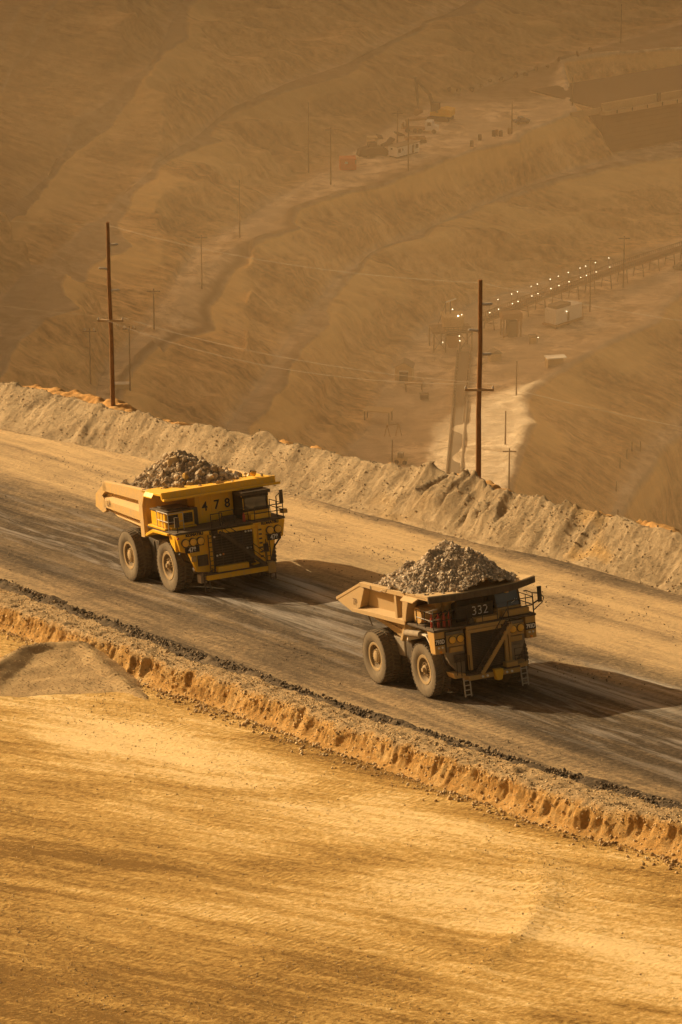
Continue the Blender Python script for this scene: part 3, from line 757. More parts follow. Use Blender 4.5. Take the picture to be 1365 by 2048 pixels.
# ------------------------------------------------------------------ pit terrain
PL = [
    ('Abot', [(1290, 1250), (1400, 1090), (1480, 1000), (1620, 900), (1900, 700)], -254),
    ('Ap2', [(1130, 1220), (1222, 1080), (1262, 1000), (1318, 900), (1400, 840), (1530, 740), (1800, 560)], -237),
    ('Ap1', [(1110, 1200), (1195, 1080), (1225, 1000), (1282, 890), (1365, 825), (1500, 725), (1760, 550)], -236),
    ('Acr', [(985, 1180), (1030, 1010), (1050, 880), (1060, 800), (1110, 755), (1170, 725), (1215, 685), (1300, 635), (1370, 575), (1500, 480), (1720, 330)], -225),
    ('Bmid', [(700, 1180), (800, 900), (880, 720), (960, 640), (1060, 600), (1200, 560), (1365, 510), (1600, 410), (1750, 310)], -226.2),
    ('Btoe', [(560, 1100), (655, 960), (725, 860), (790, 720), (850, 645), (950, 603), (1100, 558), (1250, 520), (1370, 485), (1550, 415), (1740, 300)], -226),
    ('Ecr', [(440, 1000), (510, 855), (565, 790), (600, 720), (640, 630), (700, 556), (790, 490), (900, 440), (1060, 375), (1180, 338), (1270, 322), (1370, 312), (1500, 280), (1700, 190)], -215.5),
    ('Ein', [(375, 1000), (447, 855), (500, 790), (550, 720), (604, 630), (682, 550), (785, 486), (895, 436), (1055, 371), (1170, 330), (1262, 312), (1365, 300), (1500, 262), (1700, 175)], -215.3),
    ('Dcr', [(110, 1010), (225, 860), (280, 760), (335, 680), (390, 620), (440, 568), (480, 522), (620, 420), (730, 385), (850, 345), (1000, 285), (1100, 252), (1200, 212), (1365, 185), (1500, 120), (1640, 40)], -205),
    ('Dtoe', [(60, 990), (170, 840), (210, 760), (245, 700), (300, 625), (390, 495), (480, 440), (560, 393), (640, 345), (780, 250), (860, 210), (1000, 165), (1150, 108), (1365, 45), (1500, 0), (1620, -50)], -205),
    ('Fcr', [(-80, 870), (-10, 790), (35, 725), (80, 645), (150, 545), (205, 470), (250, 402), (310, 350), (400, 282), (480, 222), (590, 170), (700, 133), (850, 60), (1000, -20), (1130, -100)], -195),
    ('Fin', [(-190, 830), (-110, 720), (-50, 640), (30, 560), (90, 490), (150, 435), (235, 370), (300, 333), (390, 274), (474, 214), (584, 163), (696, 127), (846, 54), (996, -26), (1126, -108)], -194.5),
    ('Gcr', [(-360, 770), (-230, 610), (-150, 520), (-70, 430), (0, 360), (60, 312), (120, 248), (170, 210), (210, 194), (300, 150), (345, 95), (385, 0), (440, -120), (500, -230)], -183),
    ('Gin', [(-400, 750), (-270, 590), (-190, 490), (-110, 400), (-20, 345), (50, 290), (105, 232), (155, 194), (205, 176), (290, 137), (330, 85), (362, 0), (420, -120), (480, -230)], -182.6),
    ('Hcr', [(-560, 640), (-420, 480), (-330, 370), (-150, 150), (0, 12), (60, -15), (150, -100), (260, -220), (330, -330)], -165),
]


def ext(Y, ys, xs):
    r = np.interp(Y, ys, xs)
    s0 = (xs[1] - xs[0]) / (ys[1] - ys[0]); s1 = (xs[-1] - xs[-2]) / (ys[-1] - ys[-2])
    return np.where(Y < ys[0], xs[0] + (Y - ys[0]) * s0, np.where(Y > ys[-1], xs[-1] + (Y - ys[-1]) * s1, r))


def pit():
    Y = np.arange(560, 1160, 1.15)
    Xs, Zs, names = [], [], []
    for nm, pts, z in PL:
        P = np.array([at(x, y, z) for x, y in pts])
        x = ext(Y, P[:, 1], P[:, 0])
        j = {'cr': (1.1, 0.9), 'toe': (0.8, 0.3), 'in': (0.5, 0.25)}.get('cr' if nm.endswith('cr') else 'toe' if nm.endswith('toe') else 'in', (0, 0))
        k = len(Xs)
        if nm in ('Acr', 'Ap1', 'Ap2'): j = (0.8, 0.4)
        if nm == 'Bmid': j = (0, 0)
        if nm in ('Ecr', 'Dcr', 'Fcr', 'Gcr', 'Acr'):
            ph = {'Ecr': 0.3, 'Dcr': 1.9, 'Fcr': 3.3, 'Gcr': 0.8, 'Acr': 2.0}[nm]
            sp_ = np.abs(np.sin(Y * 0.045 + ph + 1.2 * fbm(Y * 0.02, Y * 0 + k, 2, 7 + k)))
            x = x + (6.0 * (1 - sp_) ** 2.0 - 1.8) * (0.35 if nm in ('Gcr', 'Acr') else 0.7 if nm == 'Ecr' else 1.0)
        x = x + j[0] * 2.4 * fbm(Y * 0.03, Y * 0 + k, 2, 40 + k) + j[1] * 1.5 * fbm(Y * 0.11, Y * 0 + k, 3, 60 + k)
        zz = z + CAMZ + (0.9 * fbm(Y * 0.10, Y * 0 + 3, 3, 20 + k) if nm.endswith('cr') else 0 * Y)
        Xs.append(x); Zs.append(zz)
    # extend: valley floor to the right, rising benches to the left
    Xs = [Xs[0] + 160, Xs[0] + 40] + Xs; Zs = [Y * 0 + CAMZ - 262, Y * 0 + CAMZ - 261] + Zs
    lx, lz = Xs[-1], CAMZ - 165
    for k, (dx, dz) in enumerate(((6, 0.3), (26, 19), (6, 0.3), (28, 20), (8, 0.3), (30, 22), (60, 10), (120, 4))):
        lx = lx - dx + 1.5 * fbm(Y * 0.05, Y * 0 + k, 2, 90 + k); lz = lz + dz
        Xs.append(lx); Zs.append(Y * 0 + lz)
    for k, (nm, _a, _b) in enumerate(PL):
        if nm in ('Ein', 'Dcr'):
            lim = 63.0 if nm == 'Ein' else 54.0
            w_ = sstep(890, 898, Y) * (1 - sstep(960, 985, Y))
            Xs[k + 2] = np.where(w_ > 0, Xs[k + 2] * (1 - w_) + np.minimum(Xs[k + 2], lim) * w_, Xs[k + 2])
        if nm in ('Gcr', 'Gin', 'Hcr'): Zs[k + 2] = Zs[k + 2] + 0.30 * np.maximum(0, Y - 925)
    for k in range(len(PL) + 2, len(Xs)): Zs[k] = Zs[k] + 0.30 * np.maximum(0, Y - 925)  # unseen high ground raised so its shadow covers the far bench
    for k in range(1, len(Xs)): Xs[k] = np.minimum(Xs[k], Xs[k - 1] - 0.25)
    names = ['v1', 'v0'] + [p[0] for p in PL] + ['l%d' % k for k in range(8)]
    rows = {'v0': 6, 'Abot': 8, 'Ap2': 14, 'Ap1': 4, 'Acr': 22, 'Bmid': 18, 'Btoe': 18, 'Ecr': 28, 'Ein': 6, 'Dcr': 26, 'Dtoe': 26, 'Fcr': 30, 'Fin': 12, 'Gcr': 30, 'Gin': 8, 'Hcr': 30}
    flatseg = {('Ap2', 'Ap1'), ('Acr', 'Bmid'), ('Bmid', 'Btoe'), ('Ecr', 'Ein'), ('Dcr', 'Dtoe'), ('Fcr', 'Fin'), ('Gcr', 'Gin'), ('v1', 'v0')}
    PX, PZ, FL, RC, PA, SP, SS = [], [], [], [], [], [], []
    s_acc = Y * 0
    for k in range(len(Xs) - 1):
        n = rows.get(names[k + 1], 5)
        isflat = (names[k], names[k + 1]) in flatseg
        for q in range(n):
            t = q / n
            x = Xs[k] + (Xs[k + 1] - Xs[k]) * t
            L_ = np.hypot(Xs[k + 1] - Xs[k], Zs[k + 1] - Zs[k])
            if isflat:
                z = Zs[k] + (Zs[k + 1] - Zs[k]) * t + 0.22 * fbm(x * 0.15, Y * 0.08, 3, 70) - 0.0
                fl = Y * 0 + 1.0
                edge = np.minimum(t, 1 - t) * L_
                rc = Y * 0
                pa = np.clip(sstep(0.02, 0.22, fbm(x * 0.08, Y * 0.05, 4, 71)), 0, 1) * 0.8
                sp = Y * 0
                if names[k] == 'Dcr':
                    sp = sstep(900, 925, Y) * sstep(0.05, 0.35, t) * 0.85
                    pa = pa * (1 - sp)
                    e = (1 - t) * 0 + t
                    sp = np.maximum(sp, np.exp(-((t - 0.10) / 0.16) ** 2) * 0.9 * (1 - sstep(840, 880, Y)))  # shade strip inside the bench edge, painted darker
                if names[k] == 'Ecr': sp = np.exp(-((t - 0.1) / 0.42) ** 2) * 0.75 * (0.75 + 0.9 * fbm(Y * 0.05, Y * 0 + t * 2, 4, 76)); pa = pa * 0.5 + 0.6 * sstep(0.55, 0.8, t) * (1 - sstep(0.9, 1.0, t)) * sstep(-0.1, 0.15, fbm(Y * 0.06, Y * 0, 3, 74))  # shaded strip of this bench painted into the colour
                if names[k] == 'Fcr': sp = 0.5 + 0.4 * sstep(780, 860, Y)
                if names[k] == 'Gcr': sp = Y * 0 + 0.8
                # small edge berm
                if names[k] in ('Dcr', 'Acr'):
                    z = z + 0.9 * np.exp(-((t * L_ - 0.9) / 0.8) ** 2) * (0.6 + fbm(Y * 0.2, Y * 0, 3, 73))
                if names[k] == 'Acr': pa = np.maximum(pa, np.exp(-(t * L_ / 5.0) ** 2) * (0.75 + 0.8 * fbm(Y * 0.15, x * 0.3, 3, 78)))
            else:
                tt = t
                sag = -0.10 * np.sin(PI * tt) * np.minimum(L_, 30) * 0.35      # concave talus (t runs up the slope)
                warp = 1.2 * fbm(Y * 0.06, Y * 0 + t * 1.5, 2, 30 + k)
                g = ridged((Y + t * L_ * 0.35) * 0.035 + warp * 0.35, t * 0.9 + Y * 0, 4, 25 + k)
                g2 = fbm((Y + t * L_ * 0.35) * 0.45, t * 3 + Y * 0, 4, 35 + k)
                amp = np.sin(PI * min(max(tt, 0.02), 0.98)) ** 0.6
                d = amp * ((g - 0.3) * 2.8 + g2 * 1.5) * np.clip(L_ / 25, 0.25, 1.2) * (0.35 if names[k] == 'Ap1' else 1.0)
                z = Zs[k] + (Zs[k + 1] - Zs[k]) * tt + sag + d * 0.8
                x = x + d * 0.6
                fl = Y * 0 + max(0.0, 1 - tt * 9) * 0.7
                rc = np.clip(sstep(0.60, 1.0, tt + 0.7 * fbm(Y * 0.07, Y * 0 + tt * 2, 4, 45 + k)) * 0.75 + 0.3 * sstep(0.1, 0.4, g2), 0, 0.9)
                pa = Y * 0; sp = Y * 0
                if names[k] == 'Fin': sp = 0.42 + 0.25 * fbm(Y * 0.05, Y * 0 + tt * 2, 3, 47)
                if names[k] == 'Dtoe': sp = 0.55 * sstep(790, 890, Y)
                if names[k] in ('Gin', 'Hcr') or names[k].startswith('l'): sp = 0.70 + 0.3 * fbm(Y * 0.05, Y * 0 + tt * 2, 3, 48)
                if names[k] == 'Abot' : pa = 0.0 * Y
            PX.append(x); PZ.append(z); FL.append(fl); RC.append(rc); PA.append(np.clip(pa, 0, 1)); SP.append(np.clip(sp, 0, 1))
            SS.append(s_acc + L_ * t)
        s_acc = s_acc + L_
    PX = np.array(PX); PZ = np.array(PZ)
    # the high ground to the left stays just low enough for the sun to reach one strip of the pit road
    zf = CAMZ - 225.5; YB = np.broadcast_to(Y, PX.shape)
    cap = np.full(PX.shape, 1e6); open_ = PX < -18; gp = PX - 400.0
    for tq in np.arange(4.0, 520.0, 4.0):
        g = PX + 0.729 * tq - np.interp(YB - 0.592 * tq, [600, 650, 672, 700, 730, 745, 760, 775, 800, 830], [400, 80, 11, 14, 18, 28, 48, 80, 140, 400])
        hit = open_ & (cap > 1e5) & (g > 0)
        cap[hit] = zf + 0.342 * (tq - 4.0 * g[hit] / np.maximum(g[hit] - gp[hit], 1e-6))
        gp = g
    cap = cap - 0.9 - 1.4 * fbm(PX * 0.08, YB * 0.08, 4, 111)
    low = (PX < -18) & (cap < 1e5)
    PZ = np.where(low, np.minimum(PZ, cap + 0.6 - 3.6 * sstep(-112, -88, PX) + 2.6 * sstep(-55, -25, PX)), PZ)
    YY = np.broadcast_to(Y, PX.shape)
    P = np.stack([PX, YY, PZ], -1)
    uvs = np.stack([YY + 0.0, np.array(SS)], -1)
    o = grid_obj('pit_terrain', P, uvs, M['pit'], dict(flat=np.array(FL), rawcut=np.array(RC), pale=np.array(PA), earth_shade=np.array(SP)))
    tag(o, 'terraced walls and floor of the open pit', kind='structure')
    return Y, PX, PZ


PY, PX_, PZ_ = pit()


def ground_z(x, y):
    j = int(np.clip(np.searchsorted(PY, y), 0, len(PY) - 1))
    xs = PX_[:, j][::-1]; zs = PZ_[:, j][::-1]
    return float(np.interp(x, xs, zs))


def drop(x, y, z):
    """stand on the pit terrain near the photo direction (x, y), level z"""
    p = at(x, y, z); return (float(p[0]), float(p[1]), ground_z(p[0], p[1]))


# valley floor closing the gap below the road bank
mb = MB(); mb.add([(-500, 330, CAMZ - 268), (480, 330, CAMZ - 268), (480, 1250, CAMZ - 268), (-500, 1250, CAMZ - 268)], [(0, 1, 2, 3)])
tag(mb.build('valley_ground', M['farberm']), 'deep valley ground under the pit walls', kind='structure')
# ------------------------------------------------------------------ haul trucks (local x forward, y towards the truck's left, z up)
def truck_matrix(px, y, z):
    p = onroad(px[0], px[1], z) - RL * y - RN * z
    return Matrix(((RF[0], RL[0], RN[0], p[0]), (RF[1], RL[1], RN[1], p[1]), (RF[2], RL[2], RN[2], p[2]), (0, 0, 0, 1)))


def wheel(parent, x, y, Rr, W, side, spin=0.0, hub='front', outer=True):
    """one wheel: dished rim with hub, tyre with lugs as its child; side -1 faces -y"""
    s = side
    rb = 0.545 * Rr
    rimm = MB()
    h = W / 2
    if hub == 'front':
        prof = [(0.0, 0.20), (0.13, 0.20), (0.17, 0.14), (0.19, 0.02), (0.30, -0.02), (0.32, -0.16), (0.60, -0.18), (0.72, -0.06), (0.80, 0.0), (0.92, 0.02), (0.985, 0.03), (1.0, 0.0), (1.0, -0.35), (0, -0.35)]
        prof = [(r, t * 1.6 if 0.2 < r < 0.75 else t) for r, t in prof]
    else:
        prof = [(0.0, -0.02), (0.30, -0.02), (0.34, -0.05), (0.36, -0.14), (0.50, -0.16), (0.52, -0.32), (0.62, -0.34), (0.66, -0.20), (0.80, -0.16), (0.83, -0.02), (0.93, 0.01), (1.0, 0.0), (1.0, -0.45), (0, -0.45)]
    n = 36
    prof3 = [(max(r, 0.002) * rb, (h - 0.10 + t * 0.8) * s) for r, t in prof]
    cut = 8 if hub == 'front' else 8
    mid = 4 if hub == 'front' else 4
    rimm.lathe(prof3[:mid + 1], n, 'y', (0, 0, 0), 0, False); rimm.lathe(prof3[mid:cut + 1], n, 'y', (0, 0, 0), 1, False); rimm.lathe(prof3[cut:], n, 'y', (0, 0, 0), 0, False)
    nf = len(rimm.f); keep = [k for k in range(nf) if len(rimm.f[k]) <= 4]
    rimm.f = [rimm.f[k] for k in keep]; rimm.mi = [rimm.mi[k] for k in keep]
    # wheel nuts
    for k in range(16):
        a = 2 * PI * k / 16
        r = rb * (0.46 if hub == 'front' else 0.44)
        t = (h - 0.10 + (-0.17 if hub == 'front' else -0.15) * 0.8) * s
        rimm.lathe([(0.035, t), (0.035, t + 0.07 * s)], 6, 'y', (r * math.cos(a), 0, r * math.sin(a)), 0, False)
    w_ = rimm.build('wheel', [M['rim'], M['rimshade']], parent, smooth=35)
    w_.location = (x, y, Rr); w_.rotation_euler = (0, spin, 0)
    t = MB()
    tp = [(rb * 0.985, -0.36), (rb * 1.03, -0.42), (Rr * 0.66, -0.485), (Rr * 0.76, -0.505), (Rr * 0.86, -0.50), (Rr * 0.925, -0.485), (Rr * 0.945, -0.46), (Rr * 0.955, -0.3), (Rr * 0.955, 0.3), (Rr * 0.945, 0.46), (Rr * 0.925, 0.485), (Rr * 0.86, 0.50), (Rr * 0.76, 0.505), (Rr * 0.66, 0.485), (rb * 1.03, 0.42), (rb * 0.985, 0.36)]
    t.lathe([(r, q * W) for r, q in tp], 56, 'y', (0, 0, 0), 1)
    nl = 40
    for sd in (-1, 1):
        for k in range(nl):
            a0 = 2 * PI * (k + (0.5 if sd > 0 else 0)) / nl; da = 2 * PI / nl * 0.31
            sk_ = 2 * PI / nl * 0.55
            def P(a, r, yy): return (r * math.cos(a), yy * W * sd, r * math.sin(a))
            lo, hi_ = Rr * 0.93, Rr * 1.0
            t.hexa([P(a0 - da, lo, 0.495), P(a0 + da, lo, 0.495), P(a0 + da + sk_, lo, 0.06), P(a0 - da + sk_, lo, 0.06),
                    P(a0 - da, hi_ * 0.985, 0.485), P(a0 + da, hi_ * 0.985, 0.485), P(a0 + da + sk_, hi_, 0.06), P(a0 - da + sk_, hi_, 0.06)], 0)
    ty = t.build('tyre', [M['tyre'], M['tyreside']], w_, smooth=30)
    return w_


def ladder(name, parent, x, y, z0, z1, w=0.42, lean=0.0, mat=None, n=5):
    b = MB()
    for s in (-1, 1): b.beam((x, y + s * w / 2, z1), (x + lean, y + s * w / 2, z0), 0.07, 0.07, (1, 0, 0))
    for k in range(n):
        t = (k + 0.4) / n
        b.beam((x + lean * (1 - t), y - w / 2 - 0.03, z0 + (z1 - z0) * t), (x + lean * (1 - t), y + w / 2 + 0.03, z0 + (z1 - z0) * t), 0.075, 0.06)
    return b.build(name, mat or M['palerail'], parent)


def railing(name, parent, pts, h=1.05, r=0.032, posts=None, mat=None):
    b = MB()
    for zf in (1.0, 0.52):
        b.tube([(p[0], p[1], p[2] + h * zf) for p in pts], r, 5)
    for k in range(len(pts) - 1):
        p, q = Vector(pts[k]), Vector(pts[k + 1]); L_ = (q - p).length; n = max(1, int(L_ / 0.9))
        for i in range(n + 1):
            c = p.lerp(q, i / n); b.tube([c, c + Vector((0, 0, h))], r, 5)
    return b.build(name, mat or M['rail'], parent)


def headlight(parent, x, y, z, r=0.24):
    b = MB(); b.lathe([(r * 1.12, -0.16), (r * 1.12, 0.02), (r * 1.0, 0.04)], 20, 'x', (x, y, z), 0, False)
    o = b.build('headlight', M['dark'], parent, smooth=35)
    b = MB(); b.lathe([(r, 0.03), (r * 0.97, 0.055), (r * 0.6, 0.085), (r * 0.02, 0.095)], 20, 'x', (x, y, z), 0, False)
    b.build('lens', M['lens'], o, smooth=60)
    return o


def lamp(parent, x, y, z, r, m):
    b = MB(); b.lathe([(r, -0.03), (r, 0.02), (r * 0.7, 0.05)], 12, 'x', (x, y, z), 0, False)
    return b.build('marker_lamp', m, parent, smooth=40)


def sign(parent, text, x, y, z, w, h, size, sx=1.0, bold=0.008):
    b = MB(); b.box(x - 0.03, x, y - w / 2, y + w / 2, z - h / 2, z + h / 2)
    o = b.build('number_plate', M['sign'], parent, bevel=0.01)
    text_mesh(text, size, 'lettering', M['white'], o, facing_front(x + 0.006, y, z), 0.006, bold, sx)
    return o


def load_pile(name, label, mw, zrim, x0, x1, hw, peaks, mats, nrock, smin, smax, pw, seed, base):
    """heap of broken ore: a mound with stones all over it (truck-local, then moved to the truck)"""
    rn = random.Random(seed)
    def H(x, y):
        h = -9
        for (px, py, pz, sx_, sy_) in peaks:
            d = math.sqrt(((x - px) / sx_) ** 2 + ((y - py) / sy_) ** 2)
            h = max(h, pz - d * 1.0 + 0.12 * math.exp(-d * d * 3))
        return h
    mb = MB()
    nx, ny = 70, 50
    V = []; Fc = []
    jit = fbm(np.arange(nx)[:, None] * 0.35 + 0 * np.arange(ny)[None, :], 0 * np.arange(nx)[:, None] + np.arange(ny)[None, :] * 0.35, 3, seed)
    def zz(i, j):
        x = x0 + (x1 - x0) * i / (nx - 1); y = -hw + 2 * hw * j / (ny - 1)
        return x, y, max(base(x, y) - 0.1, H(x, y) + 0.32 * float(jit[i, j]))
    for i in range(nx):
        for j in range(ny): V.append(zz(i, j))
    for i in range(nx - 1):
        for j in range(ny - 1): Fc.append((i * ny + j, (i + 1) * ny + j, (i + 1) * ny + j + 1, i * ny + j + 1))
    mb.add(V, Fc, 0)
    k = 0; tries = 0
    while k < nrock and tries < nrock * 6:
        tries += 1
        x = rn.uniform(x0, x1); y = rn.uniform(-hw, hw)
        i = int((x - x0) / (x1 - x0) * (nx - 1)); j = int((y + hw) / (2 * hw) * (ny - 1))
        h = H(x, y) + 0.32 * float(jit[i, j])
        b_ = base(x, y)
        if h < b_ - 0.05:
            if rn.random() > 0.10 or h < b_ - 0.9: continue
            h = b_
        s = smin + (smax - smin) * rn.random() ** pw
        rock(mb, (x, y, h + s * 0.15), s, rn, s > smax * 0.55)
        k += 1
    o = mb.build(name, mats); o.matrix_world = mw
    tag(o, label, kind='stuff')
    return o, H


def boulder(name, label, mat, mw, p, size, seed, group=None):
    mb = MB(); rock(mb, (0, 0, 0), size, random.Random(seed), True, (0.8, 1.05))
    o = mb.build(name, mat); o.matrix_world = mw @ Matrix.Translation(p)
    tag(o, label, 'boulder', group); return o


# ---- the bright yellow truck, farther back
MW1 = truck_matrix((334.6, 1131.6), -4.0, 1.97)


def truck_yellow():
    t = thing('haul_truck', 'bright yellow haul truck numbered 478 in black, carrying brown rock', 'haul truck', MW1)
    Y_, D_, B_ = M['yellow'], M['dark'], M['black']
    # wheels
    for s in (-1, 1):
        wheel(t, 0, s * 3.38, 1.97, 1.25, s, 0.3 + s, 'front')
        wheel(t, -6.6, s * 3.80, 1.95, 1.22, s, 0.9 + s, 'rear')
        wheel(t, -6.6, s * 2.42, 1.95, 1.22, s, 0.2 + s, 'rear')
    # chassis and underparts
    b = MB()
    for s in (-1, 1): b.box(-10.2, 2.6, s * 1.15 - 0.25, s * 1.15 + 0.25, 1.9, 2.9)
    b.box(-9.8, -9.2, -1.0, 1.0, 2.0, 2.8); b.box(-3.4, -2.8, -1.0, 1.0, 2.0, 2.8); b.box(1.6, 2.4, -1.0, 1.0, 1.7, 2.8)
    b.build('chassis', D_, t, 0.03)
    b = MB(); b.lathe([(0.55, -3.0), (0.85, -1.6), (1.0, -0.6), (1.0, 0.6), (0.85, 1.6), (0.55, 3.0)], 20, 'y', (-6.6, 0, 1.95), 0, False); b.build('rear_axle', D_, t, smooth=40)
    b = MB(); b.lathe([(0.4, -2.9), (0.4, 2.9)], 16, 'y', (0, 0, 1.95), 0, False); b.build('front_axle', D_, t, smooth=40)
    for s in (-1, 1):
        b = MB(); b.tube([(-2.5, s * 1.9, 2.2), (-3.2, s * 2.0, 4.2)], 0.30, 12); b.tube([(-3.2, s * 2.0, 4.2), (-3.6, s * 2.0, 5.2)], 0.2, 12)
        b.build('hoist_cylinder', D_, t, smooth=40)
    b = MB(); b.prism([(-4.9, 0.75), (-3.2, 0.95), (-3.1, 3.3), (-5.1, 3.4)], 'y', -3.2, -1.7); b.tube([(-4.0, -3.24, 3.2), (-3.7, -3.26, 1.4)], 0.05, 6); b.tube([(-3.9, -3.28, 1.9), (-3.3, -3.28, 1.75)], 0.07, 6)
    b.build('fuel_tank', D_, t, 0.08)
    b = MB(); b.prism([(-4.9, 0.9), (-3.2, 0.95), (-3.1, 3.2), (-5.1, 3.3)], 'y', 1.7, 3.2); b.build('hydraulic_tank', D_, t, 0.08)
    # front suspension towers: the yellow panels beside the radiator
    for s in (-1, 1):
        poly = [(s * 4.35, 4.60), (s * 4.12, 3.40), (s * 3.45, 3.20), (s * 2.95, 1.75), (s * 1.55, 1.55), (s * 1.55, 4.60)]
        b = MB(); b.prism(poly, 'x', 2.75, 3.15); b.prism([(2.75, 4.6), (2.75, 3.35), (1.9, 3.9), (1.5, 4.6)], 'y', s * 4.33, s * 4.13)
        p = b.build('front_panel', Y_, t, 0.03)
        b = MB(); b.box(3.15, 3.22, s * 4.3 if s < 0 else 1.75, -1.75 if s < 0 else 4.3, 4.42, 4.66); b.build('deck_edge', Y_, t, 0.015)
    # deck
    b = MB(); b.box(-2.2, 3.15, -4.4, 4.4, 4.66, 4.80); b.build('deck', D_, t, 0.02)
    b = MB(); b.prism([(-2.4, 4.05), (-2.15, 4.25), (-0.9, 4.66), (1.9, 4.66), (1.9, 4.5), (-0.8, 4.46), (-2.2, 4.0)], 'y', -4.55, -3.6); b.build('fender', Y_, t, 0.02)
    b = MB(); b.prism([(-2.4, 4.05), (-2.15, 4.25), (-0.9, 4.66), (1.9, 4.66), (1.9, 4.5), (-0.8, 4.46), (-2.2, 4.0)], 'y', 3.6, 4.55); b.build('fender', Y_, t, 0.02)
    # radiator with frame, grille and shutters
    b = MB(); b.box(2.4, 3.25, -1.55, 1.75, 1.75, 4.6)
    rad = b.build('radiator', B_, t, 0.03)
    b = MB()
    for k in range(13): b.box(3.25, 3.29, -1.4, 1.6, 1.95 + k * 0.195, 2.02 + k * 0.195)
    b.box(3.25, 3.34, -0.05, 0.02, 1.85, 4.3); b.box(3.25, 3.33, -0.9, -0.86, 1.85, 4.3); b.box(3.25, 3.33, 0.8, 0.84, 1.85, 4.3)
    b.build('grille', M['dark'], rad)
    b = MB(); b.box(3.2, 3.45, -1.1, 1.8, 4.34, 4.60); b.build('radiator_cap_beam', Y_, rad, 0.03)
    b = MB(); b.box(3.2, 3.42, 1.62, 1.95, 1.9, 4.34); b.build('radiator_frame', Y_, rad, 0.03)
    b = MB(); b.box(3.2, 3.42, -1.95, -1.70, 1.9, 4.34); b.build('radiator_frame', Y_, rad, 0.03)
    # front ladder frames (yellow strips with dark steps)
    b = MB(); b.box(3.42, 3.50, 1.98, 2.30, 1.9, 4.55)
    lf = b.build('step_panel', Y_, t, 0.02)
    for k in range(7):
        b = MB(); b.box(3.50, 3.56, 2.03, 2.25, 2.15 + k * 0.33, 2.27 + k * 0.33); b.build('step', D_, lf)
    # diagonal front stairway, dark, falling to the truck's left
    b = MB()
    for dy in (0.0, 0.0):
        pass
    b.beam((3.55, -1.1, 4.50), (3.95, 2.0, 1.72), 0.14, 0.22); b.beam((4.15, -1.1, 4.50), (4.45, 2.0, 1.72), 0.14, 0.22)
    for k in range(11):
        f = (k + 0.5) / 11; x = 3.55 + 0.4 * f; y = -1.1 + 3.1 * f; z = 4.50 - 2.78 * f
        b.box(x, x + 0.58, y - 0.12, y + 0.12, z - 0.03, z + 0.02)
    st = b.build('stairway', D_, t)
    b = MB(); b.tube([(4.2, -1.3, 5.5), (4.5, 2.0, 2.65)], 0.035, 6); b.tube([(4.2, -1.2, 5.0), (4.5, 1.95, 2.2)], 0.028, 6)
    for f in (0.0, 0.33, 0.66, 1.0): b.tube([(4.2 + 0.3 * f, -1.1 + 3.1 * f, 4.5 - 2.78 * f), (4.2 + 0.3 * f, -1.3 + 3.3 * f, 5.5 - 2.85 * f)], 0.03, 6)
    b.build('handrail', M['rail'], st)
    # bumper with tread plate
    b = MB(); b.box(3.3, 3.95, -2.55, 2.75, 1.12, 1.52)
    bp_ = b.build('bumper', Y_, t, 0.04)
    b = MB(); b.box(3.2, 4.0, -2.5, 2.7, 1.52, 1.58); b.build('tread_plate', D_, bp_)
    b = MB(); b.box(3.35, 3.75, -1.55, 0.95, 1.58, 1.98); b.build('step_box', Y_, bp_, 0.03)
    for yy in (-0.5, 2.0):
        b = MB(); b.box(3.5, 3.8, yy - 0.08, yy + 0.08, 0.85, 1.12); b.build('tow_lug', D_, bp_, 0.02)
    b = MB(); b.box(3.2, 4.02, 2.35, 2.95, 0.95, 1.75); b.build('bumper_end', M['ochre'], bp_, 0.03)
    b = MB(); b.box(3.0, 3.7, -2.95, -2.45, 0.95, 1.55); b.build('bumper_end', M['mud'], bp_, 0.05)
    ladder('ladder', t, 3.85, -2.55, 0.30, 1.75, 0.40, 0.12, M['dark'], 4)
    ladder('ladder', t, 3.75, 2.75, 0.45, 1.75, 0.40, 0.1, M['dark'], 4)
    b = MB()
    for yy in (-2.05, -1.75): b.tube([(3.6, yy, 1.6), (3.6, yy, 4.4)], 0.04, 6)
    for k in range(8): b.tube([(3.6, -2.05, 1.8 + k * 0.34), (3.6, -1.75, 1.8 + k * 0.34)], 0.03, 5)
    b.build('access_ladder', D_, t)
    b = MB()
    for yy in (2.55, 2.85): b.tube([(3.45, yy, 1.6), (3.45, yy, 3.4)], 0.035, 6)
    for k in range(5): b.tube([(3.45, 2.55, 1.8 + k * 0.34), (3.45, 2.85, 1.8 + k * 0.34)], 0.028, 5)
    b.build('access_ladder', D_, t)
    # lights and number plates
    for y in (-3.72, -3.12, -2.52): headlight(t, 3.30, y, 4.02, 0.27)
    for y in (3.05, 3.68): headlight(t, 3.30, y, 3.98, 0.27)
    sign(t, '478', 3.24, -3.22, 3.46, 1.15, 0.42, 0.50, 0.8, 0.014)
    sign(t, '478', 3.24, 3.35, 3.43, 1.10, 0.42, 0.50, 0.8, 0.014)
    text_mesh('KOMATSU', 0.27, 'lettering', M['ink'], t, facing_front(3.235, -2.95, 4.545), 0.006, 0.02, 1.1)
    text_mesh('KOMATSU', 0.27, 'lettering', M['ink'], t, facing_front(3.235, 3.1, 4.545), 0.006, 0.02, 1.1)
    for y, z, m_ in ((1.05, 4.2, 'lampwhite'), (1.3, 4.2, 'lampwhite'), (1.5, 4.2, 'lampwhite'), (0.85, 2.95, 'lampamber'), (1.1, 2.97, 'lampwhite'), (1.35, 2.97, 'lampwhite'), (-1.35, 2.75, 'lampwhite'), (-1.1, 2.78, 'lampwhite'), (-0.85, 2.8, 'lampamber'), (-1.45, 4.15, 'lampwhite')):
        lamp(rad, 3.36, y, z, 0.075, M[m_])
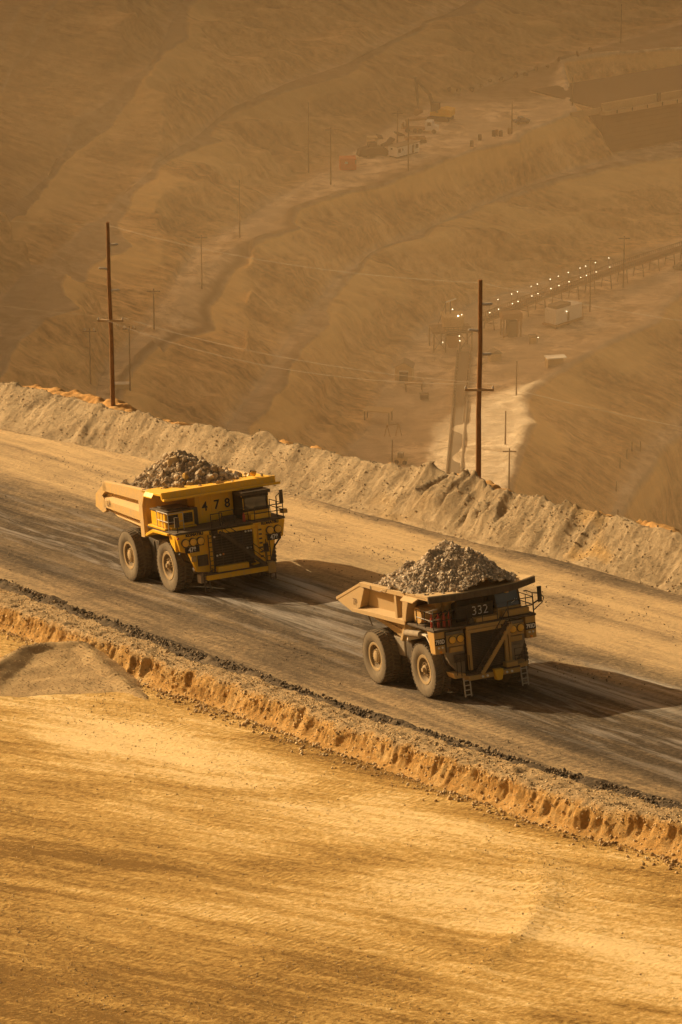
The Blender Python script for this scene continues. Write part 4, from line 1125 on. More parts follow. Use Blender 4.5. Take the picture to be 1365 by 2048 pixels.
    lamp(t, 3.2, -4.25, 4.42, 0.09, M['lampred'])
    b = MB(); b.box(2.2, 2.7, 4.4, 4.85, 4.95, 5.25); b.build('side_lamp', M['ochre'], t, 0.03)
    # retarder grid box on the deck (image left)
    b = MB(); b.box(-1.6, 1.1, -4.25, -1.95, 4.95, 6.02)
    gb = b.build('grid_box', Y_, t, 0.05)
    b = MB(); b.box(-1.65, 1.15, -4.3, -1.9, 6.02, 6.14); b.box(-1.2, 0.7, -3.9, -2.3, 6.14, 6.26); b.build('box_lid', D_, gb, 0.02)
    for y0, y1 in ((-4.05, -3.25), (-2.85, -2.1)):
        b = MB(); b.box(1.1, 1.16, y0, y1, 5.15, 5.85); b.build('vent_grille', B_, gb)
        b = MB()
        for k in range(5): b.box(1.16, 1.19, y0 + 0.05, y1 - 0.05, 5.22 + k * 0.13, 5.26 + k * 0.13)
        b.build('vent_slat', M['dark'], gb)
    b = MB(); b.box(1.1, 1.5, -4.0, -3.0, 4.82, 5.02); b.build('box_step', Y_, gb, 0.02)
    b = MB(); b.box(-1.9, 1.3, -4.45, -1.9, 4.80, 4.93); b.build('box_plinth', Y_, gb, 0.02)
    railing('railing', t, [(-0.2, -4.36, 4.8), (1.9, -4.36, 4.8), (2.0, -3.2, 4.8)], 1.3, 0.035, mat=M['palerail'])
    # control cabinets with the door numbers
    b = MB(); b.box(-0.9, 0.6, -1.6, 1.45, 4.80, 6.95)
    cb = b.build('control_cabinet', Y_, t, 0.03)
    for k, (yc, ch) in enumerate(((-0.84, '4'), (0.12, '7'), (0.98, '8'))):
        b = MB(); b.box(0.6, 0.64, yc - 0.44, yc + 0.44 - (0.04 if k == 2 else 0), 4.95, 6.85)
        d = b.build('cabinet_door', Y_, cb, 0.015)
        text_mesh(ch, 0.95, 'lettering', M['ink'], d, facing_front(0.65, yc - 0.02, 6.0), 0.006, 0.02, 0.95)
    b = MB(); b.box(0.2, 0.9, -1.95, -1.55, 4.80, 6.1); b.build('side_cabinet', D_, t, 0.03)
    b = MB(); b.box(-0.9, 0.2, 1.5, 1.95, 4.8, 6.9); b.build('rear_cabinet', M['ochre'], t, 0.03)
    # cab
    cx0, cx1, cy0, cy1, cz0, cz1 = -0.1, 2.1, 1.55, 3.65, 4.80, 6.72
    b = MB(); b.box(cx0, cx1, cy0, cy1, cz0, 5.50); b.box(cx0, cx0 + 0.15, cy0, cy1, 5.5, cz1)
    for x in (cx0 + 0.15, cx1 - 0.16):
        for y in (cy0, cy1 - 0.14): b.box(x, x + 0.14, y, y + 0.14, 5.5, cz1)
    cab = b.build('cab', Y_, t, 0.02)
    b = MB(); b.box(cx0 - 0.15, cx1 + 0.25, cy0 - 0.12, cy1 + 0.1, cz1 - 0.10, cz1 + 0.16); b.box(cx0, cx1 - 0.3, cy0 + 0.3, cy1 - 0.3, cz1 + 0.16, cz1 + 0.26)
    b.build('cab_roof', D_, cab, 0.03)
    b = MB(); b.box(cx1 - 0.06, cx1 - 0.03, cy0 + 0.16, cy1 - 0.16, 5.55, cz1 - 0.15); wsn = b.build('windscreen', M['glass'], cab)
    b = MB(); b.box(cx1 - 0.05, cx1 + 0.02, cy0, cy1, 5.38, 5.56); b.box(cx1 - 0.05, cx1 + 0.02, cy0 + 0.1, cy0 + 0.2, 5.5, cz1 - 0.1); b.box(cx1 - 0.05, cx1 + 0.02, cy1 - 0.2, cy1 - 0.1, 5.5, cz1 - 0.1); b.box(cx1 - 0.05, cx1 + 0.02, cy0, cy1, cz1 - 0.32, cz1 - 0.1)
    b.build('window_frame', M['black'], cab)
    b = MB(); b.box(cx0 + 0.3, cx1 - 0.3, cy0 - 0.01, cy0 + 0.02, 5.5, cz1 - 0.1); b.build('side_window', M['black'], cab)
    b = MB(); b.box(cx0 + 0.3, cx1 - 0.3, cy1 - 0.02, cy1 + 0.01, 5.5, cz1 - 0.1); b.build('side_window', M['glass'], cab)
    b = MB(); b.box(cx0 + 0.2, cx1 + 0.02, cy0 - 0.03, cy0, 4.82, 6.5); b.build('cab_side', M['black'], cab, 0.01)
    b = MB(); b.box(cx1 - 1.0, cx1 + 0.55, 1.9, 3.5, 4.82, 5.22); b.build('cab_base', Y_, cab, 0.03)
    # rails and mirror (image right)
    railing('railing', t, [(3.1, 2.0, 4.8), (3.1, 4.3, 4.8), (0.6, 4.36, 4.8)], 1.0, 0.035)
    railing('railing', t, [(3.1, -1.5, 4.8), (3.1, -0.6, 4.8)], 1.0, 0.035)
    railing('railing', t, [(2.6, -0.6, 4.8), (2.6, 1.7, 4.8)], 1.0, 0.03)
    b = MB(); b.tube([(2.7, 4.0, 4.8), (2.7, 4.0, 6.3), (2.75, 4.35, 6.6)], 0.045, 6); b.tube([(2.7, 4.0, 5.5), (2.75, 4.45, 5.5), (2.75, 4.45, 5.9)], 0.04, 6)
    b.box(2.7, 2.82, 4.25, 4.52, 5.75, 6.75); b.build('mirror', D_, t)
    b = MB(); b.tube([(2.9, -4.1, 4.8), (2.9, -4.1, 5.9)], 0.045, 6); b.box(2.86, 2.98, -4.3, -3.95, 5.2, 5.95); b.build('mirror', D_, t)
    for y in (-4.05, 4.05):
        b = MB(); b.tube([(2.7, y, 3.2), (2.5, y * 0.9, 2.6), (1.9, y * 0.75, 2.3)], 0.07, 6); b.build('brake_hose', M['rail'], t)
    for k, y in enumerate((-1.62, -1.74)):
        b = MB(); b.tube([(3.3, y, 4.6), (3.35, y, 3.4), (3.3, y - 0.1, 2.0), (3.2, y - 0.2, 1.6)], 0.045, 6); b.build('cooling_hose', M['black'], t)
    b = MB(); b.box(3.22, 3.34, -3.9, -2.3, 3.70, 3.76); b.build('lamp_shelf', D_, t)
    b = MB(); b.box(3.22, 3.34, 2.7, 3.95, 3.66, 3.72); b.build('lamp_shelf', D_, t)
    b = MB(); b.box(3.15, 3.28, -2.85, -2.05, 2.15, 2.95); b.build('junction_box', M['dark'], t, 0.03)
    b = MB(); b.box(3.15, 3.26, -3.35, -2.95, 2.55, 2.95); b.build('junction_box', M['ochre'], t, 0.03)
    b = MB(); b.box(3.15, 3.26, 2.35, 2.85, 2.45, 3.05); b.build('junction_box', M['dark'], t, 0.03)
    b = MB(); b.tube([(0.75, -1.1, 6.9), (0.75, -1.1, 7.15)], 0.1, 8); b.build('exhaust_stub', M['dark'], t)
    b = MB(); b.box(0.9, 1.5, 0.2, 1.2, 4.82, 5.15); b.build('battery_box', M['dark'], t, 0.03)
    b = MB(); b.lathe([(0.11, 0), (0.11, 0.5), (0.05, 0.58), (0.05, 0.66)], 12, 'z', (2.6, 1.35, 4.8), 0, False); b.build('fire_extinguisher', M['red'], t, smooth=40)
    # dump body
    S = []
    body = MB()
    HW = 4.4
    rim0, rim1 = (-10.0, 7.15), (-2.6, 7.38)
    # floor and headboard
    body.hexa([(-12.0, -3.6, 4.75), (-3.6, -3.3, 3.75), (-3.6, 3.3, 3.75), (-12.0, 3.6, 4.75), (-12.0, -3.6, 5.05), (-3.4, -3.3, 4.05), (-3.4, 3.3, 4.05), (-12.0, 3.6, 5.05)])
    body.hexa([(-3.75, -4.2, 3.8), (-3.45, -4.2, 3.75), (-3.45, 4.2, 3.75), (-3.75, 4.2, 3.8), (-2.5, -4.2, 7.2), (-2.2, -4.2, 7.2), (-2.2, 4.2, 7.2), (-2.5, 4.2, 7.2)])
    # side walls with stepped section: top band, groove, rib, groove, sloping flank
    for s in (-1, 1):
        sec = [(4.40, 1.00), (4.40, 0.76), (4.02, 0.70), (4.02, 0.655), (4.40, 0.52), (4.40, 0.33), (3.98, 0.285), (4.00, 0.235), (4.12, 0.17), (3.45, 0.0)]
        xs_front = lambda f: -3.42 + 0.75 * 0
        rows = []
        for (yy, f) in sec:
            zf = 3.80 + (7.38 - 3.80) * f
            # rear end: bottom edge climbs to the tail
            xr = -10.45 if f > 0.24 else -10.3 + (0.24 - f) / 0.24 * 6.0
            zr = 4.92 + (7.15 - 4.92) * ((f - 0.235) / 0.765) if f > 0.235 else 4.92 - (4.92 - 3.95) * (0.235 - f) / 0.235
            rows.append(((xr, s * yy, zr), (-3.3, s * yy, zf)))
        V_ = []
        for a, b_ in rows: V_ += [a, b_]
        V_ += [(-10.45, s * 3.8, 7.15), (-3.3, s * 3.8, 7.38), (-4.2, s * 3.2, 3.85), (-3.5, s * 3.2, 3.85)]
        Fc = [(2 * k, 2 * k + 1, 2 * k + 3, 2 * k + 2) for k in range(len(rows) - 1)]
        body.add(V_, Fc)
        # top rail and inner skin
        body.hexa([(-10.1, s * 4.40, 7.10), (-2.6, s * 4.40, 7.33), (-2.6, s * 4.05, 7.33), (-10.1, s * 4.05, 7.10), (-10.1, s * 4.36, 7.22), (-2.6, s * 4.36, 7.45), (-2.6, s * 4.05, 7.45), (-10.1, s * 4.05, 7.22)])
        body.hexa([(-12.0, s * 3.95, 4.95), (-3.4, s * 3.6, 3.9), (-3.4, s * 3.5, 3.9), (-12.0, s * 3.85, 4.95), (-10.1, s * 4.05, 7.15), (-2.6, s * 4.05, 7.38), (-2.6, s * 3.95, 7.38), (-10.1, s * 3.95, 7.15)])
        # flush tail plate, lower flank web
        body.prism([(-9.95, 7.18), (-12.05, 6.05), (-12.3, 5.05), (-10.75, 4.72), (-10.15, 4.95), (-10.3, 5.8), (-10.75, 6.05), (-9.7, 6.62)], 'y', s * 4.40, s * 4.05)
        body.prism([(-10.15, 6.55), (-9.1, 6.62), (-9.6, 6.05), (-10.5, 6.02)], 'y', s * 4.10, s * 4.02)
        body.hexa([(-8.0, s * 3.9, 4.40), (-3.4, s * 3.95, 4.62), (-3.4, s * 3.9, 4.5), (-8.0, s * 3.8, 4.35), (-7.5, s * 4.05, 4.75), (-3.4, s * 4.18, 4.75), (-3.4, s * 3.95, 4.85), (-7.5, s * 3.95, 4.85)])
        # front corner post
        body.prism([(-3.45, 3.78), (-2.75, 3.82), (-2.75, 6.2), (-2.3, 6.95), (-1.9, 7.1), (-1.9, 7.42), (-3.45, 7.38)], 'y', s * 4.42, s * 4.10)
    bd = body.build('dump_body', M['yellowbody'], t, 0.025)
    # canopy over the cab with its double front lip
    b = MB()
    b.hexa([(-2.6, -4.42, 7.22), (1.0, -4.42, 7.32), (1.0, 4.75, 7.32), (-2.6, 4.6, 7.22), (-2.6, -4.42, 7.40), (1.0, -4.42, 7.50), (1.0, 4.75, 7.50), (-2.6, 4.6, 7.40)])
    b.hexa([(1.0, -4.42, 7.06), (1.22, -4.42, 7.06), (1.22, 4.75, 7.06), (1.0, 4.75, 7.06), (1.0, -4.42, 7.58), (1.14, -4.42, 7.58), (1.14, 4.75, 7.58), (1.0, 4.75, 7.58)])
    b.hexa([(1.2, -4.42, 6.98), (1.62, -4.42, 6.98), (1.62, 4.95, 6.98), (1.2, 4.95, 6.98), (1.2, -4.42, 7.12), (1.62, -4.42, 7.16), (1.62, 4.95, 7.16), (1.2, 4.95, 7.12)])
    for y in (-2.2, 0.1, 2.4): b.box(-2.2, 1.0, y - 0.12, y + 0.12, 6.95, 7.26)
    b.hexa([(-1.9, -4.62, 7.00), (-0.3, -4.62, 7.02), (-0.3, -4.40, 7.30), (-1.9, -4.40, 7.28), (-1.9, -4.62, 7.08), (-0.3, -4.62, 7.10), (-0.3, -4.40, 7.42), (-1.9, -4.40, 7.40)])
    b.build('canopy', M['yellow'], t, 0.02)
    text_mesh('LA', 0.85, 'lettering', M['faded'], bd, facing_side(-9.45, -4.43, 5.62), 0.004, 0.0, 0.75)
    return t


truck1 = truck_yellow()


def base1(x, y):
    return 7.40 + 0.03 * (x + 2) if x > -2.6 else 7.12 - (0.25 if abs(y) > 3.9 else 0)


pk1 = [(-7.2, -1.2, 8.1, 1.5, 1.8), (-5.5, 0.0, 9.25, 1.55, 1.75), (-2.6, 0.6, 8.75, 1.35, 1.6), (-4.0, -0.3, 9.05, 1.4, 1.7), (-6.8, -0.6, 8.7, 1.25, 1.5), (-1.9, 1.6, 8.15, 1.2, 1.5)]
o, H1 = load_pile('ore_load', 'heaped load of broken brown ore in the yellow truck', MW1, 7.3, -8.6, 0.6, 3.95, pk1, M['orebig'], 3800, 0.05, 0.36, 5.5, 5, base1)
for k, (nm, lb, m_, x, y, s) in enumerate((
        ('boulder', 'largest tan boulder near the top of the brown ore load', 'tanrock', -4.2, -0.9, 0.68),
        ('boulder', 'grey brown boulder on the rear slope of the brown ore load', 'greyrock', -6.9, -1.9, 0.50),
        ('boulder', 'pale blocky boulder low on the front of the brown ore load', 'paperock', -1.2, 0.5, 0.42),
        ('boulder', 'rusty brown boulder on the front left of the brown ore load', 'yelrock', -2.2, -1.1, 0.45),
        ('boulder', 'grey boulder high on the far side of the brown ore load', 'greyrock', -3.3, 1.0, 0.50),
        ('boulder', 'grey boulder at the far front edge of the brown ore load', 'greyrock', -1.6, 2.9, 0.46),
        ('boulder', 'tan boulder halfway down the front of the brown ore load', 'tanrock', -1.9, 1.3, 0.36))):
    z = max(H1(x, y), base1(x, y)) + s * 0.30
    boulder(nm, lb, M[m_], MW1, (x, y, z), s, 60 + k)
boulder('boulder', 'lone ochre boulder on the canopy corner of the yellow truck', M['yelrock'], MW1, (-0.2, 3.6, 7.75), 0.40, 81)
boulder('stone', 'small stone beside the lone boulder on the yellow canopy', M['greyrock'], MW1, (0.0, 4.2, 7.55), 0.16, 82)


# ---- the ochre truck, nearer
MW2 = truck_matrix((846.9, 1340.4), -3.3, 1.75)


def truck_ochre():
    t = thing('haul_truck', 'dusty ochre haul truck numbered 332 in white, carrying grey gravel', 'haul truck', MW2)
    O_, D_, B_ = M['ochre'], M['dark'], M['black']
    for s in (-1, 1):
        wheel(t, 0, s * 2.75, 1.77, 1.14, s, 0.5 + s, 'front')
        wheel(t, -6.15, s * 3.22, 1.75, 1.12, s, 0.1 + s, 'rear')
        wheel(t, -6.15, s * 1.98, 1.75, 1.12, s, 0.7 + s, 'rear')
    b = MB()
    for s in (-1, 1): b.box(-9.3, 2.4, s * 0.95 - 0.22, s * 0.95 + 0.22, 1.7, 2.6)
    b.box(-9.0, -8.4, -0.8, 0.8, 1.8, 2.5); b.box(-3.4, -2.9, -0.8, 0.8, 1.8, 2.5); b.box(1.4, 2.2, -0.8, 0.8, 1.5, 2.5)
    b.build('chassis', D_, t, 0.03)
    b = MB(); b.lathe([(0.5, -2.6), (0.75, -1.4), (0.9, -0.5), (0.9, 0.5), (0.75, 1.4), (0.5, 2.6)], 20, 'y', (-6.15, 0, 1.75), 0, False); b.build('rear_axle', D_, t, smooth=40)
    b = MB(); b.lathe([(0.36, -2.4), (0.36, 2.4)], 16, 'y', (0, 0, 1.75), 0, False); b.build('front_axle', D_, t, smooth=40)
    for s in (-1, 1):
        b = MB(); b.tube([(-2.4, s * 1.6, 2.0), (-2.9, s * 1.7, 3.6)], 0.26, 12); b.tube([(-2.9, s * 1.7, 3.6), (-3.2, s * 1.7, 4.4)], 0.18, 12)
        b.build('hoist_cylinder', D_, t, smooth=40)
    b = MB(); b.box(-5.2, -3.55, -2.75, -1.3, 1.95, 3.2); b.build('fuel_tank', M['mud'], t, 0.12)
    b = MB(); b.box(-3.5, -2.5, -2.7, -1.4, 1.6, 3.1); b.build('hydraulic_tank', D_, t, 0.1)
    b = MB(); b.box(-5.0, -3.2, 1.3, 2.75, 1.85, 3.1); b.build('air_tank', D_, t, 0.12)
    # front fender pods
    for s in (-1, 1):
        b = MB(); b.prism([(1.55, 4.55), (2.55, 4.55), (2.55, 3.15), (1.9, 3.15)], 'y', s * 2.86, s * 3.58)
        b.build('fender_pod', O_, t, 0.04)
        b = MB(); b.prism([(s * 2.82, 4.40), (s * 2.82, 3.1), (s * 2.55, 2.4), (s * 2.0, 1.75), (s * 1.45, 1.65), (s * 1.45, 4.40)], 'x', 2.0, 2.35)
        b.build('front_panel', M['mud'], t, 0.03)
        b = MB(); b.box(2.35, 2.50, min(s * 1.5, s * 2.75), max(s * 1.5, s * 2.75), 3.50, 4.22); b.build('lamp_panel', O_, t, 0.03)
        b = MB(); b.box(2.35, 2.56, min(s * 1.62, s * 2.55), max(s * 1.62, s * 2.55), 3.12, 3.46); b.build('lower_panel', O_, t, 0.03)
        # pale front mudguard over the tyre
        b = MB()
        arc = [(-1.55, 3.55), (-1.35, 3.85), (-0.5, 3.93), (0.5, 4.22), (1.25, 4.22), (1.65, 3.85), (2.1, 3.1)]
        o2 = [(-1.45, 3.47), (-1.28, 3.75), (-0.45, 3.83), (0.5, 4.12), (1.2, 4.12), (1.58, 3.80), (2.0, 3.08)]
        for k in range(len(arc) - 1):
            q = [arc[k], arc[k + 1], o2[k + 1], o2[k]]
            b.prism(q, 'y', s * 2.6, s * 3.52)
        b.build('mudguard', M['palefender'], t)
    b = MB(); b.prism([(2.48, 4.5), (2.62, 4.5), (2.62, 3.2), (2.48, 3.2)], 'y', -2.84, -2.80); b.build('trim', D_, t)
    # deck
    b = MB(); b.box(-1.6, 2.62, -3.62, 3.62, 4.56, 4.70); dk = b.build('deck', D_, t, 0.02)
    b = MB(); b.box(2.62, 2.72, -1.4, 1.4, 4.40, 4.62); b.build('deck_edge', O_, t, 0.02)
    # radiator
    b = MB(); b.box(2.0, 2.62, -1.32, 1.32, 1.75, 4.40); rad = b.build('radiator', B_, t, 0.02)
    b = MB()
    for k in range(22): b.box(2.62, 2.66, -1.2, 1.1, 1.9 + k * 0.108, 1.95 + k * 0.108)
    b.build('grille', D_, rad)
    b = MB(); b.box(2.58, 2.82, -1.42, 1.0, 4.18, 4.40); b.build('top_frame', O_, rad, 0.03)
    b = MB(); b.box(2.58, 2.82, -1.42, -1.18, 1.85, 4.18); b.build('side_frame', O_, rad, 0.03)
    b = MB(); b.box(2.58, 2.80, 1.18, 1.40, 1.85, 4.40); b.build('side_frame', O_, rad, 0.03)
    b = MB(); b.box(2.62, 2.80, 1.46, 1.62, 1.9, 4.0); b.build('side_frame', M['ochre'], rad, 0.02)
    # diagonal stairway with yellow stringers, rising to the truck's left
    b = MB()
    b.beam((2.95, -0.95, 1.70), (2.85, 1.42, 4.52), 0.10, 0.26); 
    st = b.build('stairway', D_, t)
    b = MB(); b.beam((3.35, -0.85, 1.62), (3.30, 1.50, 4.45), 0.12, 0.24); b.build('stringer', O_, st, 0.015)
    b = MB()
    for k in range(11):
        f = (k + 0.5) / 11; y = -0.95 + 2.4 * f; z = 1.68 + 2.8 * f
        b.box(2.75, 3.33, y - 0.11, y + 0.11, z - 0.03, z + 0.02)
    b.build('tread', D_, st)
    b = MB(); b.tube([(3.35, -1.05, 2.55), (3.3, 1.25, 5.45)], 0.03, 6)
    for f in (0.05, 0.35, 0.65, 0.98): b.tube([(3.35, -0.9 + 2.35 * f, 1.7 + 2.8 * f), (3.35, -1.05 + 2.3 * f, 2.55 + 2.9 * f)], 0.025, 6)
    b.build('handrail', M['rail'], st)
    # bumper and hitch, side platforms, ladders
    b = MB(); b.hexa([(2.6, -1.9, 1.28), (3.2, -1.7, 1.28), (3.2, 1.9, 1.28), (2.6, 2.1, 1.28), (2.6, -1.9, 1.62), (3.2, -1.7, 1.58), (3.2, 1.9, 1.58), (2.6, 2.1, 1.62)])
    bp_ = b.build('bumper', O_, t, 0.04)
    b = MB(); b.box(2.4, 3.15, -1.75, 1.95, 1.60, 1.68); b.build('tread_plate', D_, bp_)
    b = MB(); b.prism([(0.02, 1.75), (0.62, 1.75), (0.62, 1.5), (0.5, 1.05), (0.14, 1.05), (0.02, 1.5)], 'x', 3.0, 3.42); b.build('tow_hitch', M['yellow'], bp_, 0.04)
    b = MB(); b.box(2.7, 3.25, 0.95, 1.75, 1.72, 2.02); b.build('step_box', O_, bp_, 0.03)
    for y in (-0.75, -0.42, 0.95, 1.3): lamp(bp_, 3.22, y, 1.43, 0.085, M['lampwhite'])
    b = MB(); b.prism([(-2.65, 1.85), (-1.8, 1.75), (-1.7, 1.5), (-2.5, 1.5)], 'x', 1.9, 2.9); b.build('side_step', O_, t, 0.02)
    b = MB(); b.prism([(1.8, 1.75), (2.65, 1.85), (2.55, 1.55), (1.8, 1.5)], 'x', 2.0, 3.0); b.build('side_step', O_, t, 0.02)
    ladder('ladder', t, 3.05, -1.82, 0.30, 1.5, 0.42, 0.1, None, 4)
    ladder('ladder', t, 2.95, 2.25, 0.35, 1.6, 0.42, 0.15, None, 4)
    b = MB(); b.tube([(2.9, -2.35, 1.7), (2.9, -2.35, 2.65), (2.9, -2.05, 2.75), (2.9, -2.05, 1.6)], 0.03, 6); b.tube([(2.9, -1.75, 1.6), (2.9, -1.75, 2.85), (2.9, -1.45, 2.85), (2.9, -1.45, 1.6)], 0.03, 6)
    b.build('grab_rail', M['rail'], t)
    b = MB(); b.tube([(2.9, 1.75, 1.7), (2.9, 1.75, 2.75), (2.9, 2.45, 2.75), (2.9, 2.45, 1.7)], 0.03, 6); b.tube([(2.9, 1.75, 2.3), (2.9, 2.45, 2.3)], 0.025, 6); b.build('grab_rail', M['rail'], t)
    # lights and plates
    for y in (-2.34, -1.78): headlight(t, 2.54, y, 3.92, 0.235)
    for y in (1.92, 2.48): headlight(t, 2.54, y, 3.92, 0.235)
    sign(t, '793D', 2.585, -3.22, 3.92, 0.70, 0.42, 0.36, 0.78, 0.012)
    sign(t, '793D', 2.585, 3.18, 3.92, 0.74, 0.42, 0.36, 0.78, 0.012)
    for s in (-1, 1):
        for dy in (-0.13, 0.13): lamp(t, 2.58, s * 3.2 + dy, 3.55, 0.07, M['lampwhite'])
        lamp(t, 2.58, s * 3.2, 3.27, 0.09, M['lampamber'])
    # number board and machinery on the deck
    b = MB(); b.box(1.5, 1.6, -1.5, 1.15, 4.75, 5.75); nb = b.build('number_board', B_, t, 0.02)
    text_mesh('332', 0.80, 'lettering', M['white'], nb, facing_front(1.612, 0.20, 5.28), 0.006, -0.008, 1.0)
    b = MB(); b.box(1.9, 2.5, -0.55, 1.05, 4.72, 4.98); b.build('tool_box', O_, t, 0.03)
    for y, z1 in ((-2.2, 6.0), (-1.5, 6.1)):
        b = MB(); b.lathe([(0.36, 4.7), (0.36, z1 - 0.4), (0.44, z1 - 0.35), (0.44, z1)], 18, 'z', (0.2, y, 0), 0, False); b.build('air_cleaner', M['ochre'], t, smooth=35)
    b = MB(); b.lathe([(0.5, -0.55), (0.5, 0.55)], 18, 'y', (0.4, -3.0, 5.35), 0, False); b.build('hydraulic_drum', M['ochre'], t, smooth=35)
    for k, (x, y) in enumerate(((1.9, -2.9), (2.0, -2.55), (2.05, -2.2), (1.6, -3.2))):
        b = MB(); b.lathe([(0.10, 4.7), (0.10, 5.35), (0.05, 5.45), (0.05, 5.6)], 10, 'z', (x, y, 0), 0, False); b.build('gas_bottle', M['red'], t, smooth=40)
    b = MB(); b.tube([(2.2, -3.4, 4.7), (2.2, -3.4, 5.95)], 0.04, 6); b.tube([(2.2, -3.75, 5.85), (2.2, -3.05, 5.95)], 0.045, 6); b.tube([(2.2, -3.7, 5.25), (2.2, -2.9, 5.3)], 0.035, 6); b.build('mirror_bracket', M['palerail'], t)
    b = MB(); b.box(-0.9, 0.9, -1.05, 0.9, 4.7, 5.9); b.build('engine_hood', D_, t, 0.05)
    b = MB(); b.box(-1.0, -0.3, -3.2, -1.2, 4.7, 5.7); b.build('exhaust_box', M['ochre'], t, 0.05)
    b = MB(); b.tube([(-1.6, -3.5, 3.95), (0.5, -3.5, 4.15)], 0.22, 10); b.build('side_pipe', M['mud'], t, smooth=40)
    railing('railing', t, [(0.2, -3.56, 4.7), (2.5, -3.56, 4.7), (2.55, -1.2, 4.7)], 1.05, 0.032)
    railing('railing', t, [(2.6, -1.2, 4.7), (2.6, 0.9, 4.7)], 1.0, 0.026)
    railing('railing', t, [(2.55, 1.7, 4.7), (2.55, 3.5, 4.7), (0.4, 3.56, 4.7)], 1.05, 0.032)
    for y in (-2.95, -2.7, 2.75):
        b = MB(); b.tube([(2.3, y, 3.1), (2.1, y * 0.95, 2.5), (1.5, y * 0.8, 2.1)], 0.06, 6); b.build('brake_hose', M['rail'], t)
    for k in range(4):
        b = MB(); b.tube([(1.2, -2.9 + k * 0.35, 4.7), (1.3, -2.85 + k * 0.35, 5.2 + 0.1 * (k % 2)), (1.0, -2.2 + k * 0.3, 5.5)], 0.045, 6); b.build('hydraulic_hose', B_, t)
    b = MB(); b.box(2.5, 2.6, -2.35, -1.55, 2.45, 2.95); b.build('junction_box', M['dark'], t, 0.03)
    b = MB(); b.box(2.36, 2.46, 1.75, 2.45, 2.3, 2.9); b.build('junction_box', M['mud'], t, 0.03)
    b = MB(); b.box(2.3, 2.55, -1.1, -0.75, 4.72, 5.05); b.build('battery_box', M['dark'], t, 0.03)
    # cab
    x0, x1, y0, y1 = -0.2, 1.75, 1.2, 3.0
    b = MB(); b.prism([(x0, 4.7), (x1 + 0.15, 4.7), (x1 + 0.15, 5.25), (x0, 5.25)], 'y', y0, y1)
    cab = b.build('cab', O_, t, 0.03)
    b = MB(); b.box(x0, x0 + 0.1, y0, y1, 5.25, 6.42)
    for y in (y0, y1 - 0.1):
        b.beam((x1 + 0.05, y + 0.05, 5.25), (x1 - 0.25, y + 0.05, 6.42), 0.1, 0.12); b.box(0.7, 0.8, y, y + 0.1, 5.25, 6.42)
    b.build('cab_frame', B_, cab)
    b = MB(); b.box(x0 - 0.1, x1 + 0.0, y0 - 0.05, y1 + 0.05, 6.40, 6.54); b.build('cab_roof', D_, cab, 0.03)
    b = MB(); b.hexa([(x1 + 0.02, y0 + 0.08, 5.27), (x1 + 0.06, y0 + 0.08, 5.27), (x1 + 0.06, y1 - 0.08, 5.27), (x1 + 0.02, y1 - 0.08, 5.27), (x1 - 0.26, y0 + 0.08, 6.40), (x1 - 0.22, y0 + 0.08, 6.40), (x1 - 0.22, y1 - 0.08, 6.40), (x1 - 0.26, y1 - 0.08, 6.40)])
    b.build('windscreen', M['glassblue'], cab)
    for y in (y0 + 0.03, y1 - 0.05):
        b = MB(); b.box(x0 + 0.1, x1 - 0.2, y, y + 0.02, 5.25, 6.40); b.build('side_window', M['glass'], cab)
    b = MB(); b.tube([(x1 - 0.0, 2.1, 5.3), (x1 + 0.02, 2.75, 5.62)], 0.02, 5); b.tube([(x1 - 0.18, 2.72, 6.0), (x1 - 0.0, 2.62, 5.55)], 0.015, 5); b.build('wiper', M['white'], cab)
    b = MB(); b.box(x1 + 0.1, x1 + 0.6, 1.5, 3.3, 4.72, 5.12); b.build('cab_base', O_, cab, 0.03)
    # mirror outrigger, image right
    b = MB()
    b.tube([(2.5, 3.5, 4.7), (2.5, 3.5, 6.0), (2.55, 3.1, 6.2), (2.5, 2.9, 6.2)], 0.04, 6); b.tube([(2.5, 3.5, 5.3), (2.6, 4.1, 5.6)], 0.05, 6); b.tube([(2.5, 3.5, 6.0), (2.6, 4.0, 5.9), (2.6, 4.25, 5.6), (2.6, 4.1, 5.3), (2.5, 3.55, 4.9)], 0.035, 6)
    b.box(2.5, 2.62, 3.85, 4.10, 5.35, 6.35); b.build('mirror', B_, t)
    # dump body
    HW = 3.72
    b = MB()
    b.hexa([(-11.0, -3.1, 4.62), (-2.6, -2.9, 3.25), (-2.6, 2.9, 3.25), (-11.0, 3.1, 4.62), (-11.0, -3.1, 4.85), (-2.4, -2.9, 3.5), (-2.4, 2.9, 3.5), (-11.0, 3.1, 4.85)])
    b.hexa([(-2.8, -3.4, 3.3), (-2.5, -3.4, 3.25), (-2.5, 3.4, 3.25), (-2.8, 3.4, 3.3), (-0.9, -3.4, 6.5), (-0.6, -3.4, 6.5), (-0.6, 3.4, 6.5), (-0.9, 3.4, 6.5)])
    for s in (-1, 1):
        # recessed side panel
        b.hexa([(-8.6, s * 3.10, 4.55), (-1.3, s * 3.10, 4.75), (-1.3, s * 3.0, 4.75), (-8.6, s * 3.0, 4.55), (-7.1, s * 3.32, 6.3), (-0.8, s * 3.32, 6.5), (-0.8, s * 3.2, 6.5), (-7.1, s * 3.2, 6.3)])
        # solid tail plate
        b.prism([(-11.3, 4.80), (-7.35, 6.36), (-6.95, 6.05), (-7.75, 4.75), (-9.1, 4.30)], 'y', s * 3.70, s * 3.15)
        # rails
        b.beam((-7.5, s * 3.55, 6.30), (-0.5, s * 3.55, 6.52), 0.36, 0.30)
        b.beam((-11.3, s * 3.55, 4.86), (-7.35, s * 3.55, 6.36), 0.36, 0.2)
